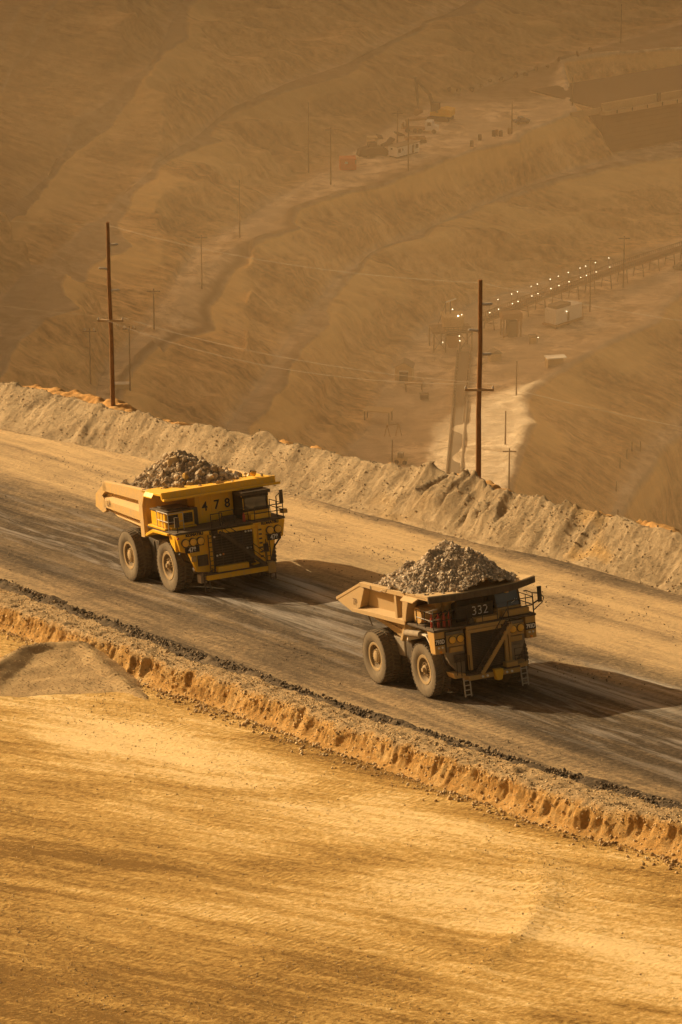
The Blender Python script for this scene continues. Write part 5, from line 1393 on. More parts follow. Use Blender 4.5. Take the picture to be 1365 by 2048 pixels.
        b.hexa([(-9.0, s * 3.72, 4.30), (-1.25, s * 3.72, 4.52), (-1.25, s * 3.0, 4.52), (-9.0, s * 3.0, 4.30), (-9.0, s * 3.72, 4.58), (-1.25, s * 3.72, 4.84), (-1.25, s * 3.0, 5.05), (-9.0, s * 3.0, 4.80)])
        # posts
        b.box(-2.62, -2.30, min(s * 3.68, s * 3.1), max(s * 3.68, s * 3.1), 4.75, 6.35)
        b.prism([(-1.62, 4.7), (-1.15, 4.75), (-0.85, 5.6), (-0.4, 6.4), (-1.3, 6.4), (-1.5, 5.6)], 'y', s * 3.70, s * 3.05)
        # sloping flank below the rail
        b.hexa([(-7.8, s * 2.75, 4.00), (-2.55, s * 3.0, 3.15), (-2.55, s * 2.7, 3.2), (-7.8, s * 2.5, 4.0), (-8.9, s * 3.30, 4.33), (-1.6, s * 3.30, 4.53), (-1.6, s * 3.0, 4.53), (-8.9, s * 3.0, 4.33)])
        b.beam((-6.6, s * 3.12, 4.22), (-2.6, s * 3.22, 3.9), 0.10, 0.10)
        # hooded gusset by the canopy
        b.hexa([(-1.05, s * 4.02, 6.16), (0.75, s * 4.02, 6.22), (1.05, s * 3.55, 6.52), (-1.0, s * 3.55, 6.46), (-1.05, s * 4.02, 6.24), (0.75, s * 4.02, 6.30), (1.05, s * 3.55, 6.66), (-1.0, s * 3.55, 6.60)])
    bd = b.build('dump_body', M['ochrebody'], t, 0.025)
    b = MB()
    n = 12
    for k in range(n):
        ya, yb = -3.72 + 7.55 * k / n, -3.72 + 7.55 * (k + 1) / n
        c = lambda y: 0.10 * (y / 3.72) ** 2 + 0.14 * max(0, y - 2.4)
        za, zb = c(ya), c(yb)
        b.hexa([(-0.9, ya, 6.42 + za * 0.3), (2.3, ya, 6.45 + za), (2.3, yb, 6.45 + zb), (-0.9, yb, 6.42 + zb * 0.3), (-0.9, ya, 6.60 + za * 0.3), (2.3, ya, 6.74 + za), (2.3, yb, 6.74 + zb), (-0.9, yb, 6.60 + zb * 0.3)])
    cp = b.build('canopy', M['ochrebody'], t)
    b = MB()
    for k in range(n):
        ya, yb = -3.72 + 7.55 * k / n, -3.72 + 7.55 * (k + 1) / n
        za, zb = c(ya), c(yb)
        b.hexa([(2.3, ya, 6.30 + za), (2.42, ya, 6.30 + za), (2.42, yb, 6.30 + zb), (2.3, yb, 6.30 + zb), (2.3, ya, 6.70 + za), (2.42, ya, 6.70 + za), (2.42, yb, 6.70 + zb), (2.3, yb, 6.70 + zb)])
    b.build('front_lip', M['dark'], cp)
    b = MB(); b.box(-0.8, 2.2, -2.0, -1.8, 6.2, 6.45); b.box(-0.8, 2.2, 1.8, 2.0, 6.2, 6.45); b.build('canopy_rib', O_, cp)
    text_mesh('7P', 0.62, 'lettering', M['faded'], bd, facing_side(-8.45, -3.735, 5.02) , 0.004, 0.0, 0.9)
    b = MB(); b.tube([(-7.4, -3.3, 4.2), (-6.9, -3.35, 3.6)], 0.05, 6); b.build('rock_ejector', D_, t)
    return t


truck2 = truck_ochre()


def base2(x, y):
    return 6.62 + 0.03 * x + 0.02 * y * y / 3 if x > -0.9 else 6.32


pk2 = [(-5.2, -1.0, 7.55, 1.7, 1.9), (-2.2, 0.0, 9.15, 1.45, 1.35), (-1.3, 0.2, 9.05, 1.40, 1.35), (-1.9, -0.9, 8.75, 1.4, 1.5), (-0.2, 0.7, 8.75, 1.5, 1.4), (-0.5, 1.2, 8.2, 1.25, 1.35), (-4.0, -0.5, 8.1, 1.4, 1.35)]
o, H2 = load_pile('gravel_load', 'tall heaped load of crushed grey ore in the ochre truck', MW2, 6.5, -6.9, 2.1, 3.75, pk2, M['orefine'], 5200, 0.045, 0.17, 2.6, 9, base2)
boulder('boulder', 'pale grey boulder at the front of the grey gravel load', M['paperock'], MW2, (0.9, 1.55, 6.95), 0.42, 91)
# ------------------------------------------------------------------ utility poles on the bank behind the gravel berm
def main_pole(pbase, ptop, dist_h, label, seed):
    """a tall timber pole that stands just beyond the berm crest"""
    c = onroad(*pbase, dist_h)                          # where it dips behind the crest
    base = c + RL * 2.2
    # same sight direction, 2.2 m farther back
    d = (c - CAM); base = CAM + d * ((d @ RL + 2.2) / (d @ RL))
    dep = float((base - CAM) @ FW)
    sc_ = dep / FPX
    r = ray(*ptop); topp = CAM + r * (dep / FPX)
    # keep the top over the base at the same ground distance
    k = (base[1] - CAM[1]) / r[1]; topp = CAM + r * k
    t = thing('utility_pole', label, 'utility pole', loc=base)
    v = Vector(topp - base); down = -v.normalized() * 4.0
    b = MB(); pts = [down + (v - down) * (i / 8) + Vector((0.03 * math.sin(i * 1.7 + seed), 0, 0)) for i in range(9)]
    b.tube(pts, 0.25, 10, 0, 0.17)
    b.build('shaft', M['wood'], t, smooth=50)
    return t, v, sc_


def arm_at(t, v, f, half, r=0.07):
    p = v * f
    b = MB(); b.beam(p + Vector((-half, -0.12, 0)), p + Vector((half, -0.12, 0.0)), 0.22, 0.2)
    o = b.build('crossarm', M['woodpale'], t, 0.01)
    for x in (-half * 0.93, half * 0.93):
        b = MB(); b.lathe([(0.05, 0.06), (0.09, 0.10), (0.09, 0.2), (0.05, 0.26), (0.03, 0.32)], 10, 'z', (p.x + x, p.y - 0.12, p.z), 0, False)
        b.build('insulator', M['ceramic'], o, smooth=40)


def bracket_at(t, v, f, side):
    p = v * f
    b = MB(); b.lathe([(0.08, 0.10), (0.14, 0.25), (0.10, 0.37), (0.14, 0.5), (0.10, 0.62), (0.14, 0.75), (0.08, 0.92), (0.02, 0.95)], 10, 'x', (0, 0, 0), 0, False)
    o = b.build('insulator', M['ceramic'], t, smooth=40)
    o.location = p; o.rotation_euler = (0, R(-4) if side > 0 else R(184), 0)


p1, v1, s1 = main_pole((228, 838), (215, 444), 2.2, 'tall dark timber pole behind the berm above the yellow truck', 1)
arm_at(p1, v1, 0.505, 1.2)
for f, s in ((0.885, 1), (0.765, -1), (0.655, 1)): bracket_at(p1, v1, f, s)
p2, v2, s2 = main_pole((956, 990), (962, 559), 2.2, 'tall orange brown timber pole in front of the conveyor', 4)
arm_at(p2, v2, 0.495, 1.15)
for f, s in ((0.885, 1), (0.765, -1), (0.655, 1)): bracket_at(p2, v2, f, s)

# overhead wires between them and off both sides
B1, B2 = Vector(p1.location), Vector(p2.location)
dirv = (B2 - B1)


def wire(name, a, b, sag, label, r=0.0075):
    pts = []
    for i in range(25):
        s = i / 24; q = a.lerp(b, s); q = q - Vector((0, 0, sag * 4 * s * (1 - s))); pts.append(q)
    mb = MB(); mb.tube(pts, r, 5)
    o = mb.build(name, M['wire'], None, smooth=60); tag(o, label, 'wire', 'wires on the timber poles'); return o


for f, dy, nm in ((0.985, 0.0, 'topmost'), (0.885, 0.5, 'second'), (0.52, 1.1, 'lowest')):
    a = B1 + v1 * f + Vector((dy, 0, 0)); b = B2 + v2 * f + Vector((dy, 0, 0))
    if nm != 'second':
        wire('overhead_wire', a, b, 1.0, '%s thin wire strung between the two tall timber poles' % nm)
        wire('overhead_wire', a, a - dirv + Vector((-6, 10, -1.5)), 1.0, '%s thin wire leaving the dark pole to the left' % nm)
    if nm != 'second': wire('overhead_wire', b, b + dirv * 0.9 + Vector((6, -4, 0)), 1.0, '%s thin wire leaving the orange brown pole to the right' % nm)
a = B1 + v1 * 0.52 - Vector((1.1, 0, 0)); b = B2 + v2 * 0.52 - Vector((1.1, 0, 0))
wire('overhead_wire', a, b, 1.6, 'sagging lower wire between the two tall timber poles')

# ------------------------------------------------------------------ far poles down in the pit
far = []


def far_pole(x, y0, y1, z, arm, label):
    g = drop(x, y1, z)
    r = ray(x, y0); k = g[1] / r[1]; top = CAM + r * k
    h = float(top[2] - g[2])
    t = thing('utility_pole', label, 'utility pole', loc=g, group='old poles down in the pit')
    b = MB(); b.tube([(0, 0, -0.5), (0, 0, h)], 0.17, 7, 0, 0.12); b.build('shaft', M['farwood'], t)
    if arm:
        b = MB(); b.beam((-1.2, -0.15, h - 0.5), (1.2, -0.15, h - 0.5), 0.2, 0.2); o = b.build('crossarm', M['farwood'], t)
        if arm == 2:
            for s in (-0.8, 0.8):
                q = MB(); q.lathe([(0.1, 0), (0.2, 0.1), (0.2, 0.4), (0.1, 0.5)], 8, 'z', (s, -0.15, h - 0.4), 0, False); q.build('insulator', M['ceramic'], o)
    return t


for a in ((618, 205, 341, -205, 0, 'bare pole standing left of the red container'),
          (662, 255, 367, -205, 1, 'pole with crossarm just in front of the red container'),
          (795, 222, 308, -205, 1, 'pole beside the left end of the white site trailer'),
          (817, 237, 345, -205, 0, 'pole in front of the middle of the white site trailer'),
          (1024, 202, 265, -205, 0, 'thin pole left of the blue pickup'),
          (1145, 155, 212, -205, 0, 'pole at the left end of the concrete parapet'),
          (480, 360, 476, -205, 0, 'bare pole beside the bench road left of the pit middle'),
          (404, 470, 566, -205, 1, 'pole with crossarm on the pale bend of the bench road'),
          (309, 577, 660, -205, 1, 'pole with crossarm on the bench right of the dark timber pole'),
          (182, 657, 782, -205, 2, 'slender pole with white insulators left of the dark timber pole'),
          (261, 652, 782, -205, 2, 'pole with white insulators just right of the dark timber pole'),
          (1180, 516, 627, -226, 1, 'pole with crossarm behind the white conveyor building'),
          (1247, 472, 576, -226, 1, 'pole with crossarm farthest right beside the conveyor'),
          (1033, 722, 800, -226, 0, 'thin pole on the road left of the tan shelter'),
          (1011, 822, 900, -226, 0, 'pole at the edge of the sunlit road patch'),
          (1018, 897, 1000, -226, 1, 'pole with crossarm nearest the gravel berm on the sunlit patch'),
          (1242, 8, 86, -205, 0, 'faint pole on the dark upper bench'),
          (785, 880, 935, -226, 0, 'short lamp post left of the small dusty loader')):
    far_pole(*a)


# ------------------------------------------------------------------ things on the upper bench
def pitthing(name, label, cat, x, y, z, rz, group=None, scale=1.0):
    g = drop(x, y, z)
    t = thing(name, label, cat, loc=g, rz=rz, group=group)
    t.scale = (scale,) * 3
    return t


# white site trailer (long side to the right, running away)
t = pitthing('site_trailer', 'white site trailer with dark door and windows on the upper bench', 'trailer', 795, 317, -205, R(48))
b = MB(); b.box(0, 7.4, 0, 2.6, 0.35, 2.55); b.build('cabin', M['farwhite'], t, 0.03)
b = MB(); b.box(-0.1, 7.5, -0.1, 2.7, 2.55, 2.68); b.build('roof', M['mud'], t)
b = MB(); b.box(0.2, 7.2, 0.2, 2.4, -0.4, 0.35); b.build('underframe', M['fardark'], t)
b = MB(); b.box(4.95, 5.6, -0.04, 0.03, 0.45, 2.3); b.build('door', M['fardark'], t)
for x0, x1, z0, z1 in ((0.35, 1.15, 1.2, 2.1), (1.7, 2.0, 1.5, 2.0), (6.1, 7.0, 1.3, 2.2)):
    b = MB(); b.box(x0, x1, -0.04, 0.03, z0, z1); b.build('window', M['glass'], t)
b = MB(); b.box(-0.04, 0.03, 1.4, 1.9, 1.8, 2.2); b.build('window', M['glass'], t)

t = pitthing('shipping_container', 'faded red shipping container left of the white trailer', 'container', 681, 340, -205, R(4))
b = MB(); b.box(0, 3.5, 0, 3.2, -0.2, 2.45); b.build('box', M['farred'], t, 0.03)
b = MB()
for k in range(12): b.box(0.15 + k * 0.27, 0.27 + k * 0.27, -0.05, 0.02, 0.1, 2.3)
b.build('corrugation', M['farred'], t)
b = MB(); b.box(1.0, 1.65, -0.07, 0.0, 1.35, 1.85); b.build('panel', M['farwhite'], t)
b = MB(); b.box(3.2, 3.52, -0.04, 0.0, 1.2, 2.2); b.build('door_plate', M['mud'], t)

# excavator
t = pitthing('excavator', 'yellow excavator with raised dark boom on the upper bench', 'excavator', 880, 240, -205, R(-20), None, 1.3)
for s in (-1, 1):
    b = MB(); b.prism([(-2.1, 0.1), (-1.6, -0.3), (1.6, -0.3), (2.1, 0.1), (2.1, 0.5), (1.6, 0.8), (-1.6, 0.8), (-2.1, 0.5)], 'x' if False else 'y', s * 1.3 - 0.3, s * 1.3 + 0.3); b.build('track', M['fardark'], t)
b = MB(); b.prism([(-1.4, 0.9), (2.4, 0.9), (2.4, 2.1), (0.9, 2.3), (-1.4, 1.6)], 'y', -1.3, 1.3); b.build('housing', M['yellow'], t, 0.06)
b = MB(); b.box(-1.3, 0.2, -1.3, -0.2, 1.5, 3.2); b.build('cab', M['fardark'], t, 0.05)
b = MB(); b.tube([(-1.2, 0.3, 1.6), (-2.0, 0.3, 4.2), (-4.6, 0.3, 6.9)], 0.38, 6, 0, 0.24); b.build('boom', M['fardark'], t)
b = MB(); b.tube([(-4.6, 0.3, 7.2), (-4.3, 0.3, 3.6), (-4.0, 0.3, 1.6)], 0.30, 6, 0, 0.16); b.build('stick', M['fardark'], t)
b = MB(); b.prism([(-4.4, 1.6), (-3.6, 1.6), (-3.4, 0.9), (-4.2, 0.4), (-4.9, 0.8)], 'y', -0.4, 1.0); b.build('bucket', M['rust'], t)

# lorry with a white cab and a flat trailer
t = pitthing('lorry', 'lorry with a white cab and long low flatbed below the excavator', 'lorry', 862, 265, -205, R(-12))
b = MB(); b.prism([(-1.1, 0.7), (1.7, 0.7), (1.7, 1.6), (0.7, 1.85), (0.5, 2.8), (-1.1, 2.8)], 'y', -1.1, 1.1); b.build('cab', M['farwhite'], t, 0.08)
b = MB(); b.box(-0.6, 0.25, -1.13, -1.08, 1.8, 2.55); b.build('window', M['glass'], t)
for x in (0.9, -2.2, -3.4, -5.2):
    b = MB(); b.lathe([(0.52, -1.15), (0.52, -0.75)], 14, 'y', (x, 0, 0.5), 0, False); b.build('wheel', M['fardark'], t)
b = MB(); b.box(-6.6, -1.2, -1.1, 1.1, 0.75, 1.05); b.box(-6.6, -6.3, -1.1, 1.1, 1.05, 1.9); b.build('flatbed', M['rust'], t)

t = pitthing('flatbed_trailer', 'parked yellow brown flatbed trailer behind the white site trailer', 'trailer', 835, 284, -205, R(8))
b = MB(); b.box(-2.8, 1.8, -1.0, 1.0, 0.8, 1.25); b.build('bed', M['rust'], t)
b = MB(); b.box(-1.9, -1.4, -1.05, -0.95, 1.25, 1.7); b.box(-0.4, 0.1, -1.05, -0.95, 1.25, 1.7); b.build('stake', M['rust'], t)
for x in (-2.0, 1.0, 1.5):
    b = MB(); b.lathe([(0.5, -1.1), (0.5, -0.7)], 14, 'y', (x, 0, 0.4), 0, False); b.build('wheel', M['fardark'], t)

t = pitthing('jib_crane', 'yellow post and jib left of the excavator stick', 'crane', 814, 262, -205, R(10))
b = MB(); b.box(-0.25, 0.25, -0.25, 0.25, -0.3, 2.6); b.build('post', M['rust'], t)
b = MB(); b.beam((-0.4, 0, 2.5), (4.6, 0, 2.7), 0.35, 0.5); b.build('jib', M['rust'], t)

# dark stockpile of machine parts with a yellow frame
rnd = random.Random(12)
t = pitthing('dark_loader', 'low dark machine parked between the red container and the trailer', 'machine', 747, 310, -205, R(15))
b = MB(); b.prism([(-3.6, 0.1), (-3.2, 1.4), (-1.0, 2.0), (1.8, 1.9), (3.2, 1.1), (3.8, 0.1)], 'y', -1.2, 1.4); b.build('hull', M['fardark'], t, 0.1)
b = MB(); b.box(-1.2, 0.7, -0.9, 0.9, 1.9, 2.9); b.build('cab', M['fardark'], t, 0.05)
for x in (-2.3, 2.3):
    b = MB(); b.lathe([(0.75, -1.35), (0.75, -0.9)], 14, 'y', (x, 0, 0.6), 0, False); b.build('wheel', M['black'], t)
t = pitthing('lifting_stand', 'tan steel frame standing behind the low dark machine', 'frame', 745, 290, -205, R(10))
b = MB()
for x in (-0.9, 0.9):
    for y in (-0.8, 0.8): b.box(x - 0.1, x + 0.1, y - 0.1, y + 0.1, -0.2, 1.9)
b.box(-1.1, 1.1, -1.0, 1.0, 1.7, 1.95); b.box(-1.1, 1.1, -1.0, 1.0, 0.8, 0.95); b.build('frame', M['fartan'], t)
for k, (x, y, s) in enumerate(((728, 300, 0.9), (772, 291, 1.1), (782, 283, 1.0), (760, 276, 0.8), (800, 270, 0.9))):
    g = drop(x, y, -205)
    b = MB()
    for q in range(4): b.tube([(-1.4 * s + q * 0.2, -0.5 + q * 0.35, 0.25), (1.5 * s, -0.4 + q * 0.33, 0.35 + 0.1 * q)], 0.2, 7)
    o = b.build('pipe_stack', M['fardark'], None); o.location = g; o.rotation_euler = (0, 0, R(20 + 25 * k))
    tag(o, ['short dark pipe stack right of the red container', 'dark pipe stack touching the left end of the trailer', 'dark pipe stack behind the roof of the trailer', 'small dark pipe stack behind the tan steel frame', 'dark pipe stack left of the parked flatbed trailer'][k], 'pipe stack', 'pipe stacks on the upper bench')

# drums at the bench edge
for k, (x, y, m_) in enumerate(((944, 292, 'fardark'), (960, 279, 'fardark'), (988, 271, 'fardark'), (994, 269, 'rust'), (1002, 271, 'fardark'), (1019, 265, 'rust'))):
    g = drop(x, y, -205)
    b = MB(); b.lathe([(0.42, -0.2), (0.42, 0.55), (0.45, 0.58), (0.42, 0.62), (0.42, 1.3), (0.36, 1.34)], 14, 'z', (0, 0, 0), 0, False)
    o = b.build('steel_drum', M[m_], None, smooth=40); o.location = g
    tag(o, ['leftmost dark drum at the edge of the upper bench', 'dark drum second from the left at the bench edge', 'left drum of the tight cluster of three', 'rusty middle drum of the tight cluster', 'right dark drum of the tight cluster', 'rusty drum beside the pole near the pickup'][k], 'drum', 'drums at the bench edge')

t = pitthing('pickup', 'dark blue pickup parked at the edge of the upper bench', 'pickup', 1043, 248, -205, R(25))
b = MB(); b.prism([(-1.9, 0.4), (1.9, 0.4), (1.9, 0.9), (0.9, 1.0), (0.4, 1.55), (-0.6, 1.55), (-0.7, 1.0), (-1.9, 1.0)], 'y', -0.8, 0.8); b.build('body', M['farblue'], t, 0.08)
b = MB(); b.prism([(-0.5, 1.02), (0.65, 1.02), (0.35, 1.45), (-0.5, 1.45)], 'y', -0.83, -0.8); b.build('window', M['glass'], t)
for x in (-1.2, 1.2):
    b = MB(); b.lathe([(0.36, -0.85), (0.36, -0.6)], 12, 'y', (x, 0, 0.36), 0, False); b.build('wheel', M['fardark'], t)

# row of boulders along the toe of the wall
for k, (x, y) in enumerate(((898, 194), (917, 190), (944, 184), (963, 178), (981, 171), (1003, 165), (1031, 156), (1051, 151), (1073, 142), (1095, 136), (1118, 127), (1155, 111), (1180, 101))):
    g = drop(x, y, -205)
    b = MB(); rock(b, (0, 0, 0), (1.0 if k < 2 else 0.85) * (0.9 + 0.3 * rnd.random()), random.Random(200 + k), True)
    o = b.build('boulder', M['boulder'], None); o.location = (g[0], g[1], g[2] + 0.35)
    tag(o, 'dark boulder, one of the row along the foot of the far wall', 'boulder', 'dark boulders along the bench foot')

# dark earth wall with a concrete parapet, and a truck beside it
def atY(x, Yv):
    r = ray(x, 215); return Vector((float(r[0] * Yv / r[1]), Yv, 0))


pa = atY(1205, 905.0); pb = atY(1560, 938.0)
d = pb - pa; L_ = d.length
t = thing('retaining_wall', 'dark stepped earth wall under a tan concrete parapet', 'wall', loc=(pa[0], pa[1], CAMZ - 205), rz=math.atan2(d.y, d.x))
b = MB()
for k in range(14): b.box(0, L_, k * 0.06 - 1.0, 26, -1.0 - (14 - k) * 1.1, -1.0 - (13 - k) * 1.1)
b.build('wall_face', M['reinforced'], t)
b = MB(); b.box(-0.5, L_, -1.6, 26, -1.0, -0.1); b.build('ledge', M['concrete'], t, 0.05)
b = MB(); b.box(0, L_, 0.6, 26, -0.1, 0.2); b.build('platform', M['boulder'], t)
b = MB(); b.box(0, L_, -0.2, 0.4, -0.1, 1.55); b.build('parapet', M['concrete'], t, 0.04)
b = MB(); b.box(-9, -0.1, 0.2, 0.7, -0.9, 0.6); b.build('low_parapet', M['concrete'], t, 0.04)
for k in range(9):
    b = MB(); b.box(3 + k * 4.6, 3.25 + k * 4.6, -1.66, -1.6, -0.9, -0.1); b.build('joint', M['fardark'], t)
b = MB(); b.box(16.3, 17.3, -0.6, -0.2, -0.5, 2.0); b.build('post', M['fardark'], t)
g = at(1388, 176, -203.5)
c3 = copy_tree(truck1)
c3.matrix_world = Matrix.Translation(Vector((g[0], g[1], CAMZ - 204.75))) @ Matrix.Rotation(R(170), 4, 'Z') @ Matrix.Scale(0.62, 4)
c3['label'] = 'dim yellow haul truck cut off by the frame edge above the parapet'

# ------------------------------------------------------------------ crusher station and conveyors on the pit floor
t = pitthing('crusher_station', 'brown steel crusher station on legs with work lamps', 'crusher', 905, 700, -226, R(8))
S_ = M['farsteel']
# platform
b = MB(); b.box(-4.2, 4.0, -1.5, 4.5, 4.0, 4.4); b.build('platform', S_, t)
for x in (-4.0, -1.6, 1.4, 3.8):
    for y in (-1.3, 4.2):
        b = MB(); b.box(x - 0.14, x + 0.14, y - 0.14, y + 0.14, -0.6, 4.0); b.build('leg', S_, t)
b = MB()
for x0, x1 in ((-4.0, -1.6), (1.4, 3.8)):
    b.beam((x0, -1.3, 4.0), (x1, -1.3, 0.5), 0.14); b.beam((x1, -1.3, 4.0), (x0, -1.3, 0.5), 0.14)
b.build('brace', S_, t)
b = MB(); b.box(-4.2, 4.0, -1.5, -1.44, 5.3, 5.38); b.box(-4.2, 4.0, -1.5, -1.44, 4.85, 4.9)
for k in range(9): b.box(-4.2 + k * 1.02, -4.13 + k * 1.02, -1.5, -1.44, 4.4, 5.38)
b.build('railing', S_, t)
b = MB(); b.hexa([(-1.6, -0.8, 4.4), (1.9, -0.8, 4.4), (1.9, 3.0, 4.4), (-1.6, 3.0, 4.4), (-2.0, -1.2, 7.4), (2.3, -1.2, 7.4), (2.3, 3.4, 7.4), (-2.0, 3.4, 7.4)]); b.build('hopper', M['fartan'], t)
b = MB(); b.hexa([(-0.9, -1.1, 1.0), (0.9, -1.1, 1.0), (0.9, 1.0, 1.0), (-0.9, 1.0, 1.0), (-1.5, -1.5, 3.6), (1.5, -1.5, 3.6), (1.5, 1.5, 3.6), (-1.5, 1.5, 3.6)]); b.build('chute', M['rust'], t)
for x in (-1.2, -0.2):
    b = MB(); b.box(x - 0.12, x + 0.12, 1.4, 1.64, 7.0, 10.0); b.build('mast', S_, t)
b = MB(); b.beam((-1.2, 1.5, 9.8), (0.9, 1.2, 10.6), 0.25); b.build('jib', M['farwhite'], t)
b = MB(); b.beam((-3.0, 1.5, 4.4), (-1.2, 1.5, 9.6), 0.12); b.build('stay', S_, t)
for x, y, z in ((-0.2, -1.0, 9.0), (1.7, -1.0, 7.8), (-2.3, -1.9, 2.4), (1.2, -1.9, 2.6), (1.1, -1.9, 3.6)):
    b = MB(); b.lathe([(0.02, -0.08), (0.09, -0.04), (0.09, 0.04), (0.02, 0.08)], 8, 'z', (x, y, z), 0, False); b.build('work_lamp', M['bulb'], t)
b = MB(); b.lathe([(0.02, -0.15), (0.17, -0.07), (0.17, 0.07), (0.02, 0.15)], 10, 'z', (0.9, -1.4, 7.7), 0, False); b.build('flood_lamp', M['bulb'], t)

# long conveyor climbing to the right
ca = Vector(drop(965, 662, -226)); cb = Vector(drop(1420, 505, -226))
d = cb - ca; L_ = Vector((d.x, d.y, 0)).length
t = thing('conveyor', 'long covered conveyor with a string of lamps running off right', 'conveyor', loc=ca, rz=math.atan2(d.y, d.x))
zc = lambda x: 2.6 + 0.8 * math.sin(PI * min(1, x / L_)) + (cb.z - ca.z) * x / L_
b = MB(); n = 24
for k in range(n):
    a, q = L_ * k / n, L_ * (k + 1) / n
    b.beam((a, 0, zc(a)), (q, 0, zc(q)), 1.7, 0.55)
b.build('belt', M['belt'], t)
b = MB()
for s in (-1, 1):
    for k in range(n):
        a, q = L_ * k / n, L_ * (k + 1) / n
        b.beam((a, s * 0.95, zc(a) + 1.0), (q, s * 0.95, zc(q) + 1.0), 0.1); b.beam((a, s * 0.95, zc(a) - 0.4), (q, s * 0.95, zc(q) - 0.4), 0.16)
    for k in range(110):
        a = L_ * k / 110; b.beam((a, s * 0.95, zc(a) - 0.4), (a, s * 0.95, zc(a) + 1.0), 0.09)
b.build('truss', M['rust'], t)
for k in range(14):
    a = L_ * (k + 0.4) / 14
    b = MB()
    for s in (-1, 1): b.beam((a, s * 1.0, zc(a) - 0.4), (a, s * 1.4, ground_z(*(ca + Vector((d.x, d.y, 0)).normalized() * a).xy) - ca.z - 0.3), 0.18)
    b.beam((a, -1.2, zc(a) * 0.5), (a, 1.2, zc(a) * 0.5), 0.12)
    b.build('trestle', S_, t)
for k in range(13):
    a = L_ * (0.03 + 0.50 * (k + rnd.uniform(-0.25, 0.25)) / 12)
    for s in (-1, 1):
        z = zc(a) + (2.5 if s > 0 else 1.3)
        lp = MB(); lp.beam((a + s * 1.2, s * 1.0, zc(a) + 0.9), (a + s * 1.2, s * 1.0, z), 0.05); ps = lp.build('lamp_post', S_, t)
        lp = MB(); lp.lathe([(0.02, -0.07), (0.075, -0.035), (0.075, 0.035), (0.02, 0.07)], 8, 'z', (a + s * 1.2, s * 1.0, z + 0.05), 0, False); lp.build('lamp', M['bulb'], ps)

# belt on the ground towards the viewer
ga = Vector(drop(929, 708, -226)); gb = Vector(drop(905, 985, -226))
d = gb - ga; L_ = Vector((d.x, d.y, 0)).length
t = thing('ground_conveyor', 'low dark conveyor running from the crusher towards the berm', 'conveyor', loc=ga, rz=math.atan2(d.y, d.x))
b = MB(); b.box(0, L_, -1.0, 1.0, 0.35, 0.6); b.build('belt', M['belt'], t)
for s in (-1, 1):
    b = MB(); b.box(0, L_, s * 1.35 - 0.13, s * 1.35 + 0.13, 0.2, 0.85); b.build('side_rail', S_, t)
b = MB()
for k in range(44): b.box(L_ * k / 44, L_ * k / 44 + 0.4, -1.5, 1.5, 0.0, 0.3)
b.build('sleeper', S_, t)

# white building on a steel base by the conveyor
t = pitthing('conveyor_building', 'white box building on a steel base beside the conveyor', 'building', 1112, 660, -226, R(47))
b = MB(); b.box(0, 8.4, 0, 3.0, 0.9, 4.0); b.build('wall', M['farwhite'], t, 0.03)
b = MB(); b.box(0.6, 5.2, 0.4, 2.7, 4.0, 4.7); b.build('roof_unit', M['mud'], t, 0.05)
b = MB(); b.box(-0.4, 8.6, -0.3, 3.3, 0.5, 0.9); b.build('base_frame', M['rust'], t)
for x in (0.3, 4.0, 7.8):
    b = MB(); b.box(x, x + 0.3, 0.0, 0.3, -0.6, 0.5); b.build('leg', S_, t)
b = MB(); b.box(3.6, 4.3, -0.03, 0.03, 1.0, 2.9); b.build('door', M['mud'], t)
b = MB(); b.lathe([(0.02, -0.06), (0.075, -0.03), (0.075, 0.03), (0.02, 0.06)], 8, 'z', (3.2, -0.2, 3.2), 0, False); b.build('lamp', M['bulb'], t)
t = pitthing('tank', 'tan upright tank just right of the white conveyor building', 'tank', 1160, 636, -226, R(0))
b = MB(); b.lathe([(0.7, -0.3), (0.7, 2.9), (0.4, 3.1)], 16, 'z', (0, 0, 0), 0, False); b.build('shell', M['fartan'], t, smooth=40)
b = MB(); b.lathe([(0.78, 2.0), (0.78, 2.2)], 16, 'z', (0, 0, 0), 0, False); b.build('band', M['rust'], t)
t = pitthing('transfer_tower', 'brown steel transfer tower under the near end of the conveyor', 'tower', 1022, 672, -226, R(12))
for x in (-1.8, 1.8):
    for y in (-1.2, 1.2):
        b = MB(); b.box(x - 0.13, x + 0.13, y - 0.13, y + 0.13, -0.4, 4.8); b.build('leg', M['rust'], t)
b = MB(); b.box(-2.1, 2.1, -1.5, 1.5, 3.9, 5.0); b.build('deck', M['rust'], t)
b = MB(); b.box(-0.8, 1.1, -1.3, 1.0, -0.2, 3.4); b.build('drive_box', S_, t)
b = MB(); b.beam((-1.8, -1.2, 0), (1.8, -1.2, 3.9), 0.14); b.build('brace', M['rust'], t)

t = pitthing('kiosk', 'small roofed kiosk with a lamp between crusher and white building', 'kiosk', 1066, 690, -226, R(10))
b = MB(); b.box(-0.6, 0.6, -0.5, 0.5, -0.2, 1.4); b.build('booth', M['fartan'], t)
b = MB(); b.prism([(-0.95, 1.5), (0.95, 1.5), (0.7, 1.85), (-0.7, 1.85)], 'y', -0.8, 0.8); b.build('roof', M['mud'], t)
b = MB()
for x in (-0.75, 0.75): b.box(x - 0.06, x + 0.06, -0.65, -0.55, -0.2, 1.5)
b.build('post', S_, t)
b = MB(); b.lathe([(0.02, -0.06), (0.075, -0.03), (0.075, 0.03), (0.02, 0.06)], 8, 'z', (0.9, -0.85, 1.5), 0, False); b.build('lamp', M['bulb'], t)

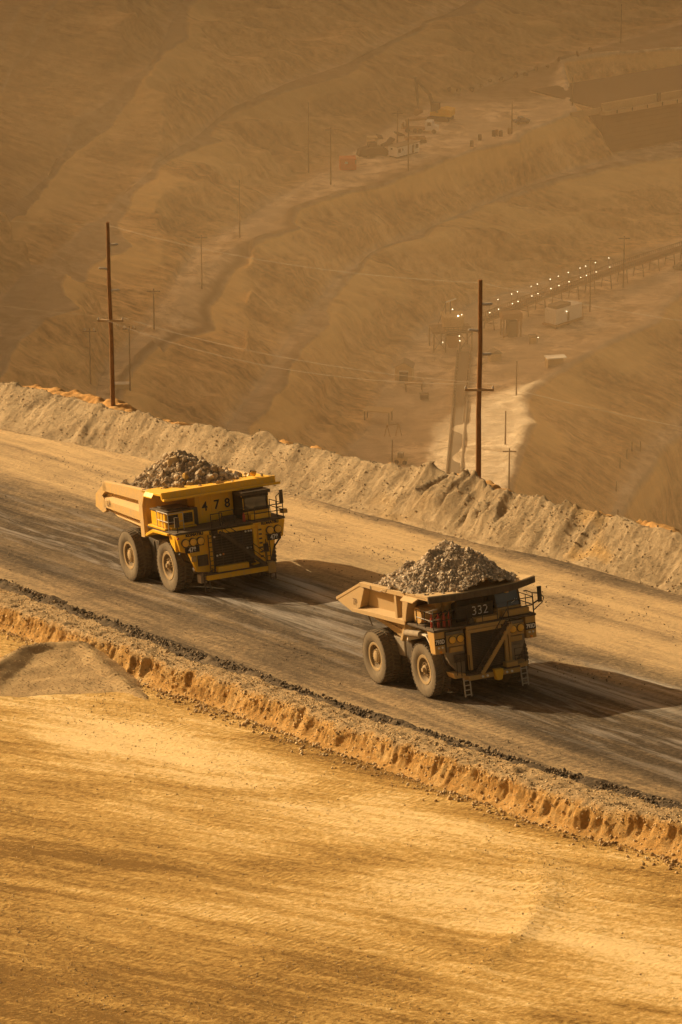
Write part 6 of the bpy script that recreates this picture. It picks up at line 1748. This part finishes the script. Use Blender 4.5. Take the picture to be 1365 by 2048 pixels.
t = pitthing('shed', 'small pale shed right of the tall pole at the crusher', 'shed', 991, 724, -226, R(15))
b = MB(); b.box(-1.3, 1.0, -0.9, 0.9, -0.2, 1.6); b.build('wall', M['fartan'], t)
b = MB(); b.prism([(-1.5, 1.6), (1.2, 1.6), (-0.15, 2.3)], 'y', -1.1, 1.1); b.build('roof', M['mud'], t)

t = pitthing('shed', 'tan gable shed with a dark doorway left of the crusher', 'shed', 809, 758, -226, R(-6))
b = MB(); b.prism([(-1.75, -0.2), (1.75, -0.2), (1.75, 3.0), (0, 3.9), (-1.75, 3.0)], 'y', -1.4, 1.6); b.build('wall', M['fartan'], t, 0.03)
b = MB(); b.add([(-2.0, -1.7, 2.9), (-2.0, 1.9, 2.9), (0, 1.9, 4.0), (0, -1.7, 4.0), (2.0, -1.7, 2.9), (2.0, 1.9, 2.9)], [(0, 1, 2, 3), (3, 2, 5, 4)]); ro = b.build('roof', M['mud'], t)
md = ro.modifiers.new('thick', 'SOLIDIFY'); md.thickness = 0.15
b = MB(); b.box(-0.85, 0.85, -1.45, -1.38, -0.2, 1.9); b.build('doorway', M['fardark'], t)
b = MB(); b.box(-0.95, 0.95, -1.47, -1.40, 1.9, 2.2); b.build('lintel', M['farwhite'], t)

t = pitthing('work_table', 'open steel stand in front of the tan gable shed', 'stand', 828, 780, -226, R(5))
b = MB(); b.box(-1.7, 1.7, -0.9, 0.9, 1.6, 1.8); b.build('top', M['rust'], t)
for x in (-1.6, 1.6):
    for y in (-0.8, 0.8):
        b = MB(); b.box(x - 0.09, x + 0.09, y - 0.09, y + 0.09, -0.4, 1.6); b.build('leg', S_, t)
t = pitthing('steel_box', 'dark steel box on the ground right of the open stand', 'box', 849, 796, -226, R(5))
b = MB(); b.box(-0.8, 0.8, -0.6, 0.6, -0.3, 1.0); b.build('case', M['fardark'], t, 0.03)
b = MB(); b.box(-0.9, 0.9, -0.7, 0.7, 1.0, 1.12); b.build('lid', S_, t)

t = pitthing('shade_roof', 'flat tan roof on posts below the gable shed', 'shelter', 757, 842, -226, R(-14))
b = MB(); b.box(-2.7, 2.7, -1.5, 1.5, 2.2, 2.4); b.build('roof', M['fartan'], t)
for x in (-2.4, 2.4):
    for y in (-1.2, 1.2):
        b = MB(); b.box(x - 0.1, x + 0.1, y - 0.1, y + 0.1, -0.6, 2.2); b.build('post', S_, t)
t = pitthing('trestle_frame', 'pair of small steel A-frames near the shade roof', 'frame', 788, 872, -226, R(10))
b = MB()
b.beam((-1.9, 0, -0.3), (-1.3, 0, 2.4), 0.14); b.beam((-0.6, 0, -0.3), (-1.3, 0, 2.4), 0.14); b.beam((0.4, 0.5, -0.3), (1.0, 0.5, 2.4), 0.14); b.beam((1.7, 0.5, -0.3), (1.0, 0.5, 2.4), 0.14); b.beam((-1.3, 0, 2.3), (1.0, 0.5, 2.3), 0.12)
b.build('frame', M['rust'], t)
t = pitthing('loader', 'small dusty loader parked near the short lamp post', 'loader', 803, 925, -226, R(-15))
b = MB(); b.box(-1.0, 1.1, -0.7, 0.7, 0.4, 1.2); b.build('body', M['fartan'], t, 0.06)
b = MB(); b.box(-0.6, 0.4, -0.6, 0.6, 1.2, 2.1); b.build('cab', M['mud'], t, 0.05)
for x in (-0.7, 0.8):
    b = MB(); b.lathe([(0.42, -0.8), (0.42, -0.5)], 12, 'y', (x, 0, 0.4), 0, False); b.build('wheel', M['fardark'], t)
t = pitthing('open_shelter', 'tan open shelter with a pale roof edge by the sunlit bank', 'shelter', 1111, 742, -226, R(12))
b = MB(); b.box(-1.8, -1.65, -0.8, 1.2, -0.5, 1.7); b.box(-1.8, 1.9, 1.1, 1.25, -0.5, 1.7); b.build('wall', M['fartan'], t)
b = MB(); b.box(-1.95, 2.1, -1.0, 1.4, 1.7, 1.9); b.build('roof', M['farwhite'], t)
t = pitthing('pickup', 'pale pickup at the right edge beside the conveyor road', 'pickup', 1362, 545, -226, R(200))
b = MB(); b.prism([(-1.7, 0.3), (1.7, 0.3), (1.7, 0.85), (0.8, 0.95), (0.3, 1.5), (-0.6, 1.5), (-0.7, 0.95), (-1.7, 0.95)], 'y', -0.75, 0.75); b.build('body', M['mud'], t, 0.08)
for x in (-1.1, 1.1):
    b = MB(); b.lathe([(0.34, -0.8), (0.34, -0.55)], 12, 'y', (x, 0, 0.34), 0, False); b.build('wheel', M['fardark'], t)
t = pitthing('water_trough', 'pale flat trough on the bench between two slender poles', 'trough', 244, 779, -205, R(5))
b = MB(); b.box(-1.4, 1.4, -0.7, 0.7, -0.2, 0.9); b.build('tub', M['fartan'], t, 0.05)
b = MB(); b.box(-1.5, 1.5, -0.8, 0.8, 0.9, 1.0); b.build('rim', M['farwhite'], t)

# short marker posts along the lower right bench path
for k, (x, y) in enumerate(((1233, 985), (1240, 948), (1254, 928), (1264, 912), (1281, 905), (1236, 1030))):
    g = drop(x, y, -236)
    b = MB(); b.tube([(0, 0, -0.5), (0, 0, 1.9)], 0.13, 6)
    o = b.build('marker_post', M['farwood'], None); o.location = g
    tag(o, 'short dark marker post on the path down the right slope', 'post', 'marker posts on the right slope path')

# ------------------------------------------------------------------ dust hanging in the pit
mb = MB(); mb.add(*ICO2)
o = mb.build('dust_cloud', M['mud'], None); o.modifiers.new('round', 'SUBSURF').levels = 2; o.modifiers['round'].render_levels = 2
DUSTC = at(640, 700, -165)
o.location = (float(DUSTC[0]) + 10, 590.0, CAMZ - 185); o.scale = (190, 190, 78)
dm = bpy.data.materials.new('hanging dust'); dm.use_nodes = True
dn, dl = dm.node_tree.nodes, dm.node_tree.links; dn.remove(dn['Principled BSDF'])
dv = dn.new('ShaderNodeVolumePrincipled'); dv.inputs['Color'].default_value = (0.98, 0.71, 0.42, 1); dv.inputs['Density'].default_value = 0.00088; dv.inputs['Anisotropy'].default_value = 0.3
dl.new(dv.outputs[0], dn['Material Output'].inputs['Volume']); o.data.materials[0] = dm
tag(o, kind='stuff')
# ------------------------------------------------------------------ haze
mb = MB(); mb.box(-600, 600, -60, 1400, CAMZ - 271, CAMZ + 6)
hz = mb.build('haze', plain('haze', (1, 1, 1)))
hm = bpy.data.materials.new('dusty air'); hm.use_nodes = True
hn, hl = hm.node_tree.nodes, hm.node_tree.links
hn.remove(hn['Principled BSDF'])
pv = hn.new('ShaderNodeVolumePrincipled')
pv.inputs['Color'].default_value = (0.98, 0.72, 0.44, 1); pv.inputs['Density'].default_value = 0.00004; pv.inputs['Anisotropy'].default_value = 0.3
hl.new(pv.outputs[0], hn['Material Output'].inputs['Volume'])
hz.data.materials[0] = hm
tag(hz, kind='stuff')

# ------------------------------------------------------------------ light, sky, camera
SUN = Vector((0.729, -0.592, -0.342)).normalized()      # direction the light travels
sl = bpy.data.lights.new('sun', 'SUN'); sl.energy = 4.6; sl.angle = R(0.5); sl.color = (1.0, 0.775, 0.44)
so = bpy.data.objects.new('sun', sl); COL.objects.link(so)
so.rotation_euler = SUN.to_track_quat('-Z', 'Y').to_euler(); so.location = (-200, 200, 300)

w = bpy.data.worlds.new('World'); SC.world = w; w.use_nodes = True
wn, wl = w.node_tree.nodes, w.node_tree.links
sk = wn.new('ShaderNodeTexSky'); sk.sky_type = 'NISHITA'; sk.sun_disc = False
sk.sun_elevation = math.asin(-SUN.z); sk.sun_rotation = math.atan2(-SUN.x, -SUN.y); sk.dust_density = 6.0; sk.air_density = 1.0; sk.ozone_density = 0.5
tint = wn.new('ShaderNodeMix'); tint.data_type = 'RGBA'; tint.blend_type = 'MULTIPLY'; tint.inputs[0].default_value = 1.0
wl.new(sk.outputs[0], tint.inputs[6]); tint.inputs[7].default_value = (1.0, 0.63, 0.31, 1)
wl.new(tint.outputs[2], wn['Background'].inputs['Color']); wn['Background'].inputs['Strength'].default_value = 0.08

cam = bpy.data.cameras.new('camera'); co = bpy.data.objects.new('camera', cam); COL.objects.link(co)
co.location = (0, 0, CAMZ); co.rotation_euler = (PI / 2 - PITCH, 0, 0)
cam.sensor_fit = 'VERTICAL'; cam.sensor_height = 24.0; cam.lens = 24.0 * FPX / 2048.0
cam.clip_start = 1.0; cam.clip_end = 6000
SC.camera = co
SC.view_settings.view_transform = 'Standard'; SC.view_settings.look = 'None'
SC.view_settings.exposure = 0.54; SC.view_settings.gamma = 1.0
try:
    SC.cycles.volume_bounces = 1; SC.cycles.max_bounces = 6
except Exception: pass
